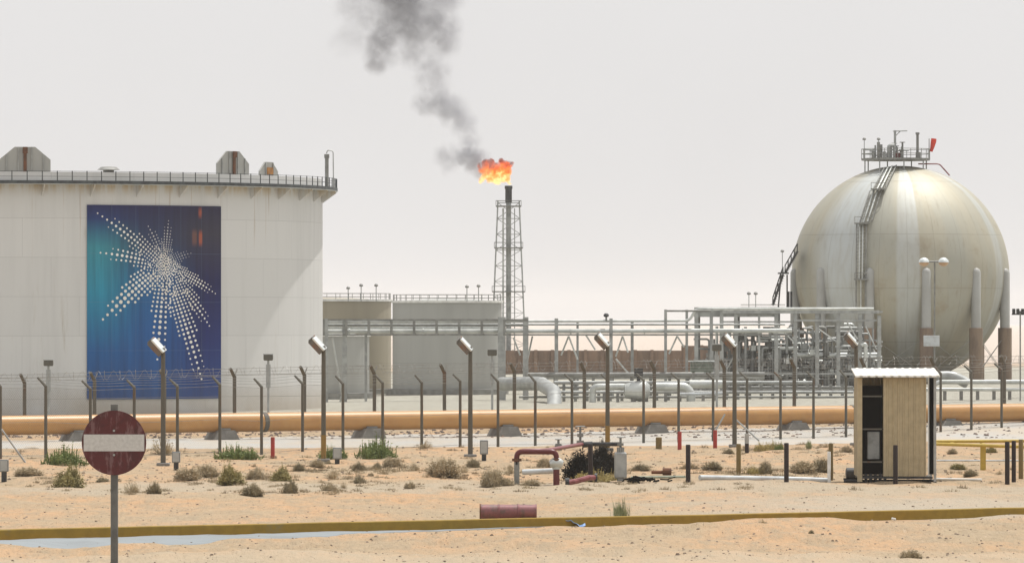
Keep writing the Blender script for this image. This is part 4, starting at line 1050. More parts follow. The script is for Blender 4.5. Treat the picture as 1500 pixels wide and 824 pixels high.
for k in range(-1, 16):
    px = 36 + 102 * k + .5 * k; tipy = np.interp(px, [0, 435, 1155, 1500], [549, 537, 525, 521]); d = 284.5
    kn = P(px, tipy + 11, d); tip = P(px - 6, tipy, d - .3); z = gz(kn.x, d)
    ftops.append((Vector((kn.x, d, z)), kn, tip))
    MB().tube([(kn.x, d, z - .2), kn], .09, 8).build('post', M['post'], FF)
    MB().tube([kn - Vector((0, 0, .05)), kn.lerp(tip, .5) + Vector((-.01, 0, .0)), tip], [.088, .082, .075], 8).build('arm', M['post'], FF)
    MB().tube([kn, kn + Vector((.13, 0, .32))], .022, 5).build('arm', M['wire'], FF)
wr = MB()
for a, b in zip(ftops[:-1], ftops[1:]):
    for f_ in (.1, .55, .97): wr.tube([a[1].lerp(a[2], f_), b[1].lerp(b[2], f_)], .009, 3, False)
    for zz in (2.4, 1.4, .5): wr.tube([a[0] + Vector((0, 0, zz)), b[0] + Vector((0, 0, zz))], .009, 3, False)
wr.build('barbed_wire', M['wire'], FF)
rz_ = MB(); pts = []
for a, b in zip(ftops[:-1], ftops[1:]):
    for i in range(60):
        t = i / 60; w = t * 2 * PI * 9; c = a[1].lerp(b[1], t) + Vector((.04, 0, .20)); pts.append(c + Vector((.12 * math.sin(w * .5 + a[0].x), .22 * math.cos(w), .22 * math.sin(w))))
rz_.tube(pts, .006, 3, False); rz_.build('razor_coil', M['wire'], FF)

# raking props
def prop(a, b, lb, d):
    MB_ = MB().tube([P(*a, d), P(*b, d)], .035, 6).build('fence_prop', M['galv'], None); tag(MB_, lb, 'fence prop', 'leaning fence props')
prop((2, 628), (40, 681), 'thin prop leaning at the left edge of the near fence', 219)
prop((1062, 606), (1046, 634), 'short pale prop leaning left beside the fifth floodlight', 256)
prop((1078, 614), (1112, 645), 'thin prop slanting right from the fifth floodlight pole', 256)

# floodlights along the fence
g = G(239, 682)
FL = thing('floodlight_post', 'floodlight on a grey pole in front of the blue banner', 'floodlight', g, 'box floodlights along the near fence')
H = 4.02
MB().tube([g - Vector((0, 0, .1)), g + Vector((0, 0, H * .5)), g + Vector((0, 0, H))], [.095, .085, .075], 10).build('pole', M['post'], FL, True)
MB().bevbox(g + Vector((0, 0, .05)), (.45, .45, .12), .03).build('base_plate', M['concrete'], FL)
hc = g + Vector((-.19, -.05, H + .14)); rot = (math.radians(17), math.radians(47), 0)
MB().bevbox(hc + Euler(rot).to_matrix() @ Vector((0, 0, .06)), (.60, .44, .06), .012, rot).build('lamp_cover', M['lamp'], FL)
MB().bevbox(hc + Euler(rot).to_matrix() @ Vector((0, 0, -.045)), (.56, .40, .145), .012, rot).build('lamp_housing', M['lamp_end_shade'], FL)  # dark body below the pale cover: the casing's shade put into colour
Rm = Euler(rot).to_matrix()
MB().bevbox(hc + Rm @ Vector((0, 0, -.135)), (.60, .42, .07), .02, rot).build('lamp_glass', M['lamp_end_shade'], FL)
MB().bevbox(hc + Rm @ Vector((-.31, 0, -.02)), (.07, .38, .22), .02, rot).build('end_cap', M['lamp_end_shade'], FL)
MB().tube([g + Vector((0, 0, H - .02)), g + Vector((-.05, 0, H + .06))], .11, 8).build('bracket', M['lamp_end_shade'], FL)
fl_l = [('floodlight on a pole at the right edge of the white tank', 474, 676, 1.0, 0), ('floodlight pole in front of the grey tank', 689, 669, 1.0, 0), ('floodlight pole behind the red pipework', 890, 660, 1.03, 0), ('floodlight pole in front of the steel structure', 1076, 655, 1.0, 0), ('floodlight partly behind the shed roof', 1254, 652, 1.03, .1)]
for lb, px, py, s, rz in fl_l:
    q_ = G(px, py); c_ = dup(FL, q_, lb, rz + rnd.uniform(-.12, .12), (1, 1, s))
    if px in (474, 890, 1254):
        yb_ = MB().tube([(0, 0, .1), (0, 0, .95)], .097, 10).build('pole_foot', M['ochre'], None, True, origin=(0, 0, 0)); yb_.parent = c_
# smaller square-headed lamp posts beyond the far fence
a = P(71, 535, 300); g0 = gz(a.x, 300)
LP = thing('lamp_post', 'square-headed lamp post in front of the white tank at far left', 'lamp post', (a.x, 300, g0), 'square-headed lamp posts beyond the far fence')
hh = a.z - g0
MB().tube([(a.x, 300, g0 - .1), (a.x, 300, g0 + hh)], .06, 8).tube([(a.x, 300, g0 + hh * .55), (a.x, 300, g0 + hh * .93)], .12, 8).build('pole', M['galv'], LP)
MB().bevbox((a.x, 300, g0 + hh + .12), (.46, .4, .28), .05).build('lamp_head', M['post'], LP)
MB().bevbox((a.x, 300, g0 + hh + .27), (.5, .44, .05), .01).build('lamp_cap', M['galv'], LP)
for px, yt, lb in ((393, 527, 'square-headed lamp post between banner and white tank edge'), (721, 520, 'square-headed lamp post left of the flare tower foot'), (1050, 513, 'square-headed lamp post left of the fifth floodlight')):
    x = (px - CX) * 300 / F; z0 = gz(x, 300); zz = CH - (yt - HZ) * 300 / F - z0; dup(LP, (x, 300, z0), lb, 0, (1, 1, zz / hh))

# ------------------------------------------------------------------ no-entry sign
ND = 86.0
sc_ = P(167, 648, ND); g0 = gz(sc_.x, ND + .08)
SG = thing('no_entry_sign', 'round dark red no-entry sign with white bar on a grey pole', 'road sign', (sc_.x, ND + .08, g0))
MB().tube([(sc_.x, ND + .08, g0 - .3), (sc_.x, ND + .08, P(0, 592, ND).z)], .053, 14).build('pole', M['sign_pole'], SG, True)
MB().box((sc_.x, ND + .03, sc_.z + .17), (.3, .03, .05)).box((sc_.x, ND + .03, sc_.z - .17), (.3, .03, .05)).build('clamp', M['galv_dark'], SG)
R_ = .452
def disc(r, y0, y1, n=64): return MB().prism([(sc_.x + r * math.cos(2 * PI * k / n), y0, sc_.z + r * math.sin(2 * PI * k / n)) for k in range(n)], (0, y1 - y0, 0))
MB().tube([(sc_.x, ND - .012, sc_.z + .17), (sc_.x, ND + .0, sc_.z + .17)], .016, 8).build('bolt', M['galv'], SG)
MB().tube([(sc_.x, ND - .012, sc_.z - .17), (sc_.x, ND + .0, sc_.z - .17)], .016, 8).build('bolt', M['galv'], SG)
pl_ = disc(R_, ND, ND + .012).build('sign_plate', M['sign_red'], SG)
dlt = sc_ - world_loc(SG)
for v in pl_.data.vertices: v.co -= dlt
pl_.location = dlt
hw, hb = .432, .117; xe = math.sqrt(.440 ** 2 - hb ** 2)
MB().prism([(sc_.x - xe, ND - .004, sc_.z - hb + .0), (sc_.x + xe, ND - .004, sc_.z - hb), (sc_.x + xe, ND - .004, sc_.z + hb), (sc_.x - xe, ND - .004, sc_.z + hb)], (0, .003, 0)).build('white_bar', M['sign_white'], SG)
# ------------------------------------------------------------------ shed
HD = 193.0
def hk(px, py, dd=0): return P(px, py, HD + dd)
hx, hz0 = hk(1314, 0).x, gz(hk(1314, 0).x, HD + .8)
SH = thing('shed', 'small beige corrugated shelter with white roof and open dark side', 'shed', (hx, HD, hz0))
def corr(m, x0, x1, z0, z1, y, pitch=.17, amp=.035, th=.012):
    pts = []; x = x0; n_ = max(2, int(round((x1 - x0) / pitch)))
    for i in range(n_):
        a = x0 + (x1 - x0) * i / n_; w = (x1 - x0) / n_
        pts += [(a, 0), (a + w * .6, 0), (a + w * .72, -amp), (a + w * .86, -amp)]
    pts.append((x1, 0))
    poly = [(p[0], y + p[1], z0) for p in pts] + [(p[0], y + p[1] + th, z0) for p in reversed(pts)]
    m.prism(poly, (0, 0, z1 - z0)); return m
zt_, zb_ = hk(0, 553).z, hk(0, 697).z; dep = 1.9
xa, xb, xc, xd = hk(1256, 0).x, hk(1294, 0).x, hk(1357, 0).x, hk(1371, 0).x
corr(MB(), xb, xc, zb_, zt_, HD).build('front_wall', M['beige'], SH)
corr(MB(), xa, xc + .1, zb_, zt_, HD + dep).build('back_wall', M['beige'], SH)
w_ = MB(); n_ = 10
for i in range(n_): w_.box((xa + .03, HD + dep * (i + .5) / n_, (zb_ + zt_) / 2), (.02 + .02 * (i % 2), dep / n_ - .004, zt_ - zb_))
w_.build('side_wall', M['beige'], SH)
MB().box((xc - .02, HD + .12 + dep * .5, (zb_ + zt_) / 2), (.03, dep - .4, zt_ - zb_)).build('side_wall', M['beige'], SH)
for x, w in ((xa + .075, .15), (xd - .03, .08)):
    MB().box((x, HD + .03, (hz0 + zt_) / 2), (w, .09, zt_ - hz0)).build('corner_post', M['beige'] if w > .1 else M['galv'], SH)
MB().box((xd - .03, HD + dep - .05, (hz0 + zt_) / 2), (.08, .08, zt_ - hz0)).build('corner_post', M['galv'], SH)
MB().box((xc + .07, HD + .05, (zb_ + zt_) / 2), (.04, .06, zt_ - zb_)).build('corner_trim', M['galv_light'], SH)
MB().box((xc + .155, HD + .11, (zb_ + zt_) / 2 + .03), (.15, .03, zt_ - zb_ - .06)).build('end_gap_shade', M['black'], SH)  # black panel painted as the shade in the open end
fr = MB()
for py in (580, 628, 676): fr.box(((xa + xb) / 2 + .07, HD + .05, hk(0, py).z), (xb - xa - .14, .05, .045))
fr.build('opening_rails', M['post'], SH)
MB().box(((xa + xd) / 2, HD + dep * .5, hk(0, 699).z), (xd - xa - .2, dep, .07)).build('floor_frame', M['steel_black'], SH)
# black board painting the shade inside, with a grey cabinet before it
ik = MB().box(((xa + xb) / 2 + .1, HD + .95, (zb_ + zt_) / 2 - .1), (xb - xa - .15, .1, zt_ - zb_ - .3)); ik.build('inner_shade_board', M['black'], SH)
cb = MB().bevbox((hk(1280, 0).x, HD + .28, hk(0, 652).z), (.39, .25, .86), .02); CBo = cb.build('cabinet', M['grey_box'], SH)
fo_ = MB()
for k in range(6): fo_.box((hk(1262 + k * 7, 0).x, HD + .25, hz0 + .09), (.08, .3, .3))
fo_.build('feet', M['steel_black'], SH)
# roof
r_ = MB(); x0, x1 = hk(1252.5, 0).x, hk(1376, 0).x; n_ = 11; pts = []
for i in range(n_):
    a = x0 + (x1 - x0) * i / n_; w = (x1 - x0) / n_; pts += [(a, 0), (a + w * .5, 0), (a + w * .65, .02), (a + w * .85, .02)]
pts.append((x1, 0))
zf, zbk = hk(0, 550).z, hk(0, 550).z + .22
y0, y1 = HD - .3, HD + dep + .25
vs = [(x, y0, zf + z) for x, z in pts] + [(x, y1, zbk + z) for x, z in pts] + [(x, y0, zf + z - .05) for x, z in pts] + [(x, y1, zbk + z - .05) for x, z in pts]
k = len(pts); fs = []
for i in range(k - 1):
    fs += [(i, i + 1, k + i + 1, k + i), (2 * k + i, 3 * k + i, 3 * k + i + 1, 2 * k + i + 1), (i, 2 * k + i, 2 * k + i + 1, i + 1), (k + i, k + i + 1, 3 * k + i + 1, 3 * k + i)]
fs += [(0, k, 3 * k, 2 * k), (k - 1, 3 * k - 1, 4 * k - 1, 2 * k - 1)]
r_.add(vs, fs).build('roof', M['white_metal'], SH)
pm = G(1246, 702); PMP = thing('pump', 'small black pump at the left foot of the shed', 'pump', pm)
MB().tube([pm + Vector((-.16, 0, .2)), pm + Vector((-.13, 0, .2)), pm + Vector((.12, 0, .2)), pm + Vector((.16, 0, .2))], [.1, .19, .19, .1], 12).build('motor', M['steel_black'], PMP, True)
MB().box(pm + Vector((0, 0, .02)), (.45, .3, .06)).build('base', M['black'], PMP)
MB().tube([pm + Vector((.1, 0, .1)), pm + Vector((.32, 0, .1))], .06, 8).build('outlet', M['galv_dark'], PMP)

# ------------------------------------------------------------------ bollards and marker posts
def stub(name, cat, px, yt, yb, w, mat, lb, group, cap=None):
    g = G(px, yb)
    if px == 1309: g.y = min(g.y, 191.8); g.z = gz(g.x, g.y)
    s = F / g.y; h_ = (yb - yt) / s; r = w / s / 2
    o = MB().lathe(g, [(r, -.15), (r, h_ - .02), (r * .85, h_), (.005, h_ + .003)], 12).build(name, mat, None, True, origin=g)
    tag(o, lb, cat, group); 
    if cap: MB().lathe(g + Vector((0, 0, h_ * (1 - cap[1]))), [(r * 1.06, 0), (r * 1.06, h_ * cap[1] + .01), (.005, h_ * cap[1] + .014)], 12).build('top_band', cap[0], o, True)
    return o
GB = 'short dark and olive posts in the sand'
stub('bollard', 'bollard', 1008, 650, 707, 7, M['post_dark'], 'dark bollard right of the red pipework, at the left end of the white ground pipe', GB)
stub('bollard', 'bollard', 1082, 650, 698, 7, M['post_olive'], 'olive bollard behind the white ground pipe', GB)
stub('bollard', 'bollard', 1152, 650, 707, 7, M['post_dark'], 'dark bollard in front of the middle of the white ground pipe', GB)
stub('bollard', 'bollard', 1217, 648, 702, 7, M['post_olive'], 'olive bollard just left of the shed with a white tube before it', GB)
stub('marker_tube', 'marker', 1214.5, 661, 706, 5, M['white'], 'white tube standing before the olive bollard by the shed', None)
stub('bollard', 'bollard', 1309, 647, 705, 7, M['post_dark'], 'dark bollard standing in front of the shed wall', GB)
stub('bollard', 'bollard', 1475.5, 645, 707, 7, M['post_dark'], 'front left bollard of the three close together at the right edge', GB)
stub('bollard', 'bollard', 1485, 645, 706, 6.5, M['post_dark'], 'middle bollard of the three at the right edge', GB)
stub('bollard', 'bollard', 1495.5, 645, 703, 7, M['post_olive'], 'olive bollard outermost at the right edge', GB)
stub('bollard', 'bollard', 865, 650, 706, 7, M['post_dark'], 'black bollard in front of the charred bush', GB)
stub('bollard', 'bollard', 1094, 635, 663, 6, M['post_dark'], 'short two-tone stub with grey top right of the fifth floodlight', GB, (M['galv'], .5))
GM = 'red marker posts by the fence'
stub('marker_post', 'marker post', 995.5, 630, 657, 6, M['red_post'], 'left red marker post of the pair behind the dark bollard', GM)
stub('marker_post', 'marker post', 1047.5, 630, 657, 6, M['red_post'], 'right red marker post of the pair, near the leaning prop', GM)
stub('marker_post', 'marker post', 399.5, 641, 672, 6, M['red_post'], 'red marker post right of the banner on the near fence line', GM)
stub('marker_post', 'marker post', 965, 641, 658, 9, M['post_olive'], 'low sandy brown stub left of the red marker posts', None)
# junction boxes on stub posts
def jbox(px, y0, y1, yb, w, lb):
    g = G(px, yb); s = F / g.y; J = thing('junction_box', lb, 'junction box', g, 'grey electrical boxes on stub posts')
    MB().tube([g - Vector((0, 0, .1)), g + Vector((0, 0, (yb - y1) / s + .03))], .09, 8).build('post', M['steel_black'], J)
    MB().bevbox(g + Vector((0, 0, (yb - (y0 + y1) / 2) / s)), (w / s, .26, (y1 - y0) / s), .02).build('box', M['grey_box'], J)
    MB().box(g + Vector((0, -.14, (yb - (y0 + y1) / 2) / s)), (w / s * .8, .014, (y1 - y0) / s * .82)).build('door', M['galv'], J)
jbox(6, 672, 690, 705, 13, 'grey junction box at the far left edge'); jbox(258, 661, 677, 688, 12, 'grey junction box right of the floodlight before the banner')
jbox(494, 655, 672, 681, 13, 'grey junction box right of the second floodlight'); jbox(709, 645, 666, 675, 12, 'tall grey junction box right of the third floodlight')

# ------------------------------------------------------------------ red pipework
QD = 45000 / (712 - HZ)
def qk(px, py, dd=0): return P(px, py, QD + dd)
RW = thing('hydrant_pipework', 'red looped pipework with valves beside a charred bush', 'pipework', G(815, 712))
MB().tube([qk(757, 714), qk(757, 676)], .085, 12).build('leg', M['galv_dark'], RW, True)
MB().tube([qk(815, 714), qk(815, 684)], .10, 12).build('leg', M['red'], RW, True)
MB().tube(rpath([qk(757, 680), qk(757, 661), qk(815, 661), qk(815, 680)], .22), .085, 12).build('red_loop', M['red'], RW, True)
MB().tube(rpath([qk(765, 659.5, .3), qk(800, 659, .5), qk(853, 650, 5)], .3), .06, 10).build('sloping_pipe', M['pinkred'], RW, True)
for px in (757, 815): MB().tube([qk(px, 675), qk(px, 671)], .15, 14).build('flange', M['rust'], RW)
c = qk(815, 679); MB().tube([c + Vector((-.2, 0, 0)), c + Vector((-.1, 0, .02)), c + Vector((.1, 0, .02)), c + Vector((.2, 0, 0))], [.1, .17, .17, .1], 12).tube([c + Vector((0, 0, -.16)), c + Vector((0, 0, .16))], .13, 12).build('valve_body', M['galv_light'], RW, True)
def gatevalve(px, yt, yb, dd, wheel=.14, lb=None):
    p, q_ = qk(px, yb, dd), qk(px, yt, dd)
    o = MB().tube([p, q_], .04, 8).tube([p, p + Vector((0, 0, .16))], .12, 12).tube([p.lerp(q_, .45), p.lerp(q_, .62)], .10, 12).build('valve_stem', M['galv_dark'], RW)
    MB().tube([q_ + Vector((wheel * math.cos(w), wheel * math.sin(w), 0)) for w in [2 * PI * k / 14 for k in range(15)]], .02, 5, False).tube([q_ - Vector((wheel, 0, 0)), q_ + Vector((wheel, 0, 0))], .014, 4).build('handwheel', M['galv'], o)
gatevalve(850, 624, 652, 5); gatevalve(818, 643, 659, 3, .09); gatevalve(909, 640, 662, 3, .1)
MB().tube([qk(853, 651, 5), qk(868, 650, 5)], .09, 10).tube([qk(868, 650, 5), qk(906, 650, 4)], .07, 8).build('upper_pipe', M['steel_black'], RW)
MB().bevbox(qk(909, 681, 3), (.38, .3, .82), .05).tube([qk(909, 704, 3), qk(909, 655, 3)], .12, 10).build('valve_column', M['galv'], RW)
MB().tube([qk(831, 706.5, .4), qk(845, 704, .8), qk(862, 699, 1.2), qk(872, 699, 1.6)], .085, 10).build('ground_pipe', M['pinkred'], RW)
MB().tube([qk(828, 706, .4), qk(834, 706, .4)], .14, 12).tube([qk(871, 699, 1.6), qk(875, 699, 1.6)], .14, 12).build('end_flange', M['steel_black'], RW)
pipe('ground_pipe', 'short white pipe lying between the legs of the red loop', M['pipe_pale'], [qk(765, 691, 6), qk(812, 689, 6)], .09)
pipe('ground_pipe', 'long white pipe lying on the sand between dark bollard and shed', M['pipe_pale'], [G(1025, 703) + Vector((0, 0, .09)), G(1150, 705) + Vector((0, 0, .09)), G(1212, 706) + Vector((0, 0, .07))], .08)
pipe('ground_pipe', 'thin white pipe on the sand right of the shed', M['white'], [G(1372, 704) + Vector((0, 0, .06)), G(1438, 705) + Vector((0, 0, .06))], .045)
pipe('ground_pipe', 'thin greenish pipe left of the dark bollard', simple('pale_green_pipe', (.36, .42, .33), (.28, .32, .26), .6), [G(925, 703) + Vector((0, 0, .09)), G(1003, 702) + Vector((0, 0, .09))], .04)
pipe('ground_pipe', 'thin dark pipe under the front of the shed', M['steel_black'], [G(1236, 706) + Vector((0, 0, .05)), G(1372, 706) + Vector((0, 0, .05))], .05)
pipe('ground_pipe', 'thin pale pipe behind the yellow barrier', M['pipe_pale'], [P(1372, 674, 208), P(1530, 674, 208)], .03)
# yellow barrier rails
YB = thing('yellow_pipe_rail', 'double yellow pipe rail between the shed and the right edge', 'pipe rail', G(1440, 688))
YQ = G(1440, 688).y
MB().tube([P(1360, 646, YQ + .6), P(1535, 645, YQ + .6)], .055, 10).build('rail', M['yellow'], YB, True)
MB().tube([P(1360, 649.5, YQ - .2), P(1535, 655, YQ - 1.5)], .055, 10).build('rail', M['yellow'], YB, True)
MB().box(P(1440, 671, YQ), (.18, .14, .85)).build('leg', M['yellow'], YB); MB().box(P(1395, 649, YQ), (.1, .9, .06)).box(P(1440, 650, YQ), (.1, 1.4, .06)).build('crosspiece', M['yellow'], YB)
# barrel
bp = G(745, 765); bp.y = kerb_y(bp.x) + .75; bp.z = gz(bp.x, bp.y)
s = F / bp.y; L_ = 83 / s; rb_ = .20
BR = thing('barrel', 'faded maroon drum lying on its side behind the kerb', 'barrel', bp)
zc = CH - (749.5 - HZ) / s
c = Vector((bp.x, bp.y, zc)); prof = []
for t, r in ((-.5, .17), (-.495, rb_), (-.47, rb_), (-.465, rb_ - .012), (-.19, rb_ - .012), (-.18, rb_ + .008), (-.165, rb_ + .008), (-.155, rb_ - .012), (.155, rb_ - .012), (.165, rb_ + .008), (.18, rb_ + .008), (.19, rb_ - .012), (.465, rb_ - .012), (.47, rb_), (.495, rb_), (.5, .17)): prof.append((t * L_, r))
MB().tube([c + Vector((t, 0, 0)) for t, r in prof], [r for t, r in prof], 28).build('drum_body', M['barrel'], BR, True)
MB().tube([c + Vector((-L_ * .51, 0, 0)), c + Vector((-L_ * .485, 0, 0))], rb_ + .006, 28).build('rim', M['rust'], BR)
# litter
g = G(840, 771); lm = MB(); r = random.Random(3)
pts = []
for i in range(9):
    for j in range(5):
        pts.append(g + Vector(((i - 4) * .07 + r.uniform(-.01, .01), (j - 2) * .3, .09 + .05 * math.sin(i * .7 + j) + r.uniform(0, .05) + .05 * (4 - i) / 4)))
fs = [(i * 5 + j, (i + 1) * 5 + j, (i + 1) * 5 + j + 1, i * 5 + j + 1) for i in range(8) for j in range(4)]
lm.add(pts, fs); o = lm.build('plastic_bag', M['bluebag'], None, True); md = o.modifiers.new('t', 'SOLIDIFY'); md.thickness = .01
tag(o, 'crumpled pale blue plastic bag on the sand in front of the kerb', 'litter')
g = G(1309, 763); tag(MB().bevbox(g + Vector((0, 0, .06)), (.11, .08, .06), .015, (.1, .2, .3)).build('litter_cup', M['white'], None), 'tiny white piece of litter at the kerb below the shed', 'litter')
g = G(935, 706); r = random.Random(9); DB = MB()
for i in range(46):
    a = g + Vector((r.gauss(0, .35), r.gauss(0, .7), r.uniform(.0, .14))); DB.tube([a, a + Vector((r.uniform(-.3, .3), r.uniform(-.3, .3), r.uniform(-.03, .1)))], r.uniform(.015, .04), 5)
tag(DB.build('scrap_heap', M['black'], None), 'black scrap heap of burnt sticks lying left of the dark bollard', 'scrap')
g = G(977, 698); tag(MB().tube([g + Vector((-.14, 0, .12)), g + Vector((.14, 0, .12))], .12, 12).tube([g + Vector((-.5, 0, .1)), g + Vector((-.14, 0, .1))], .06, 8).build('rusty_flange', M['rust'], None), 'rusty round flange lying right of the scrap heap', 'scrap')

# ------------------------------------------------------------------ shrubs
def shrub_mesh(name, kind, seed):
    r = random.Random(seed); m = MB()
    cfg = {'dome': (850, 1.0, .055, 3), 'leafy': (300, 1.0, .05, 3), 'tuft': (420, 1., .035, 3), 'sparse': (190, 1., .03, 3), 'char': (900, 1., .06, 3)}[kind]
    n = cfg[0]
    lob = [(r.uniform(0, 2 * PI), r.uniform(.5, 1.25)) for _ in range(8)]
    for i in range(n):
        a = r.uniform(0, 2 * PI)
        if kind == 'tuft': el = math.radians(r.uniform(45, 89)); L = r.uniform(.45, 1.08)
        elif kind == 'leafy': el = math.radians(r.uniform(25, 88)); L = r.uniform(.6, 1.1)
        else: el = math.asin(min(1, r.random() ** .8)); L = r.uniform(.6, 1.1) if r.random() < .3 else r.uniform(.78, 1.0)
        w_ = 1.
        for la, lw in lob:
            w_ += (lw - 1) * max(0, math.cos(a - la)) ** 6
        L *= w_ * (1 + .12 * math.sin(a * 5 + seed) * math.cos(el))
        rad = .5 * L * math.cos(el); hz = L * math.sin(el)
        st = Vector((r.gauss(0, .06), r.gauss(0, .06), 0)); 
        if kind in ('leafy',): st = Vector((r.uniform(-.4, .4), r.uniform(-.4, .4), 0)); k_ = max(.25, 1 - 1.5 * st.length * r.uniform(.6, 1.2)); hz *= k_; rad *= .4
        tip = Vector((rad * math.cos(a), rad * math.sin(a), hz)) + (st if kind == 'leafy' else Vector())
        mid = st.lerp(tip, .55) + Vector((rad * .18 * math.cos(a), rad * .18 * math.sin(a), -hz * .06))
        wd = cfg[2] * r.uniform(.3, .9) * .5
        s_ = Vector((-math.sin(a + r.uniform(-1, 1)), math.cos(a + r.uniform(-1, 1)), r.uniform(-.4, .4))).normalized() * wd
        m.add([st - s_ * .4, st + s_ * .4, mid + s_, tip, mid - s_], [(0, 1, 2, 4), (4, 2, 3)])
        if kind in ('dome', 'char', 'leafy', 'sparse'):
            for k in range(4 if kind != 'sparse' else 2):
                t = r.uniform(.45, 1); p = (st.lerp(mid, t * 2) if t < .5 else mid.lerp(tip, (t - .5) * 2))
                e = Vector((r.gauss(0, 1), r.gauss(0, 1), r.gauss(.5, 1))).normalized() * r.uniform(.04, .1)
                e2 = e.cross(Vector((r.gauss(0, 1), r.gauss(0, 1), r.gauss(0, 1)))).normalized() * r.uniform(.008, .022)
                m.add([p - e2, p + e2, p + e], [(0, 1, 2)])
    me = bpy.data.meshes.new(name); me.from_pydata([tuple(v) for v in m.v], [], m.f)
    return me
SM = {}
for key, kind, mat, n in (('grey', 'dome', 'twig_grey', 3), ('olive', 'dome', 'twig_olive', 2), ('dark', 'dome', 'twig_dark', 2), ('green', 'leafy', 'leaf_green', 2), ('tuft', 'tuft', 'tuft', 1), ('straw', 'leafy', 'straw', 2), ('sparse', 'sparse', 'twig_grey', 2), ('char', 'char', 'leaf_black', 2)):
    SM[key] = []
    for i in range(n):
        me = shrub_mesh(key + '_shrub', kind, 11 * i + len(key) * 3 + 1); me.materials.append(M[mat]); SM[key].append(me)
names = {'grey': 'dry_shrub', 'olive': 'dry_shrub', 'dark': 'dry_shrub', 'green': 'green_shrub', 'tuft': 'grass_tuft', 'straw': 'grass_tuft', 'sparse': 'dry_shrub', 'char': 'charred_shrub'}
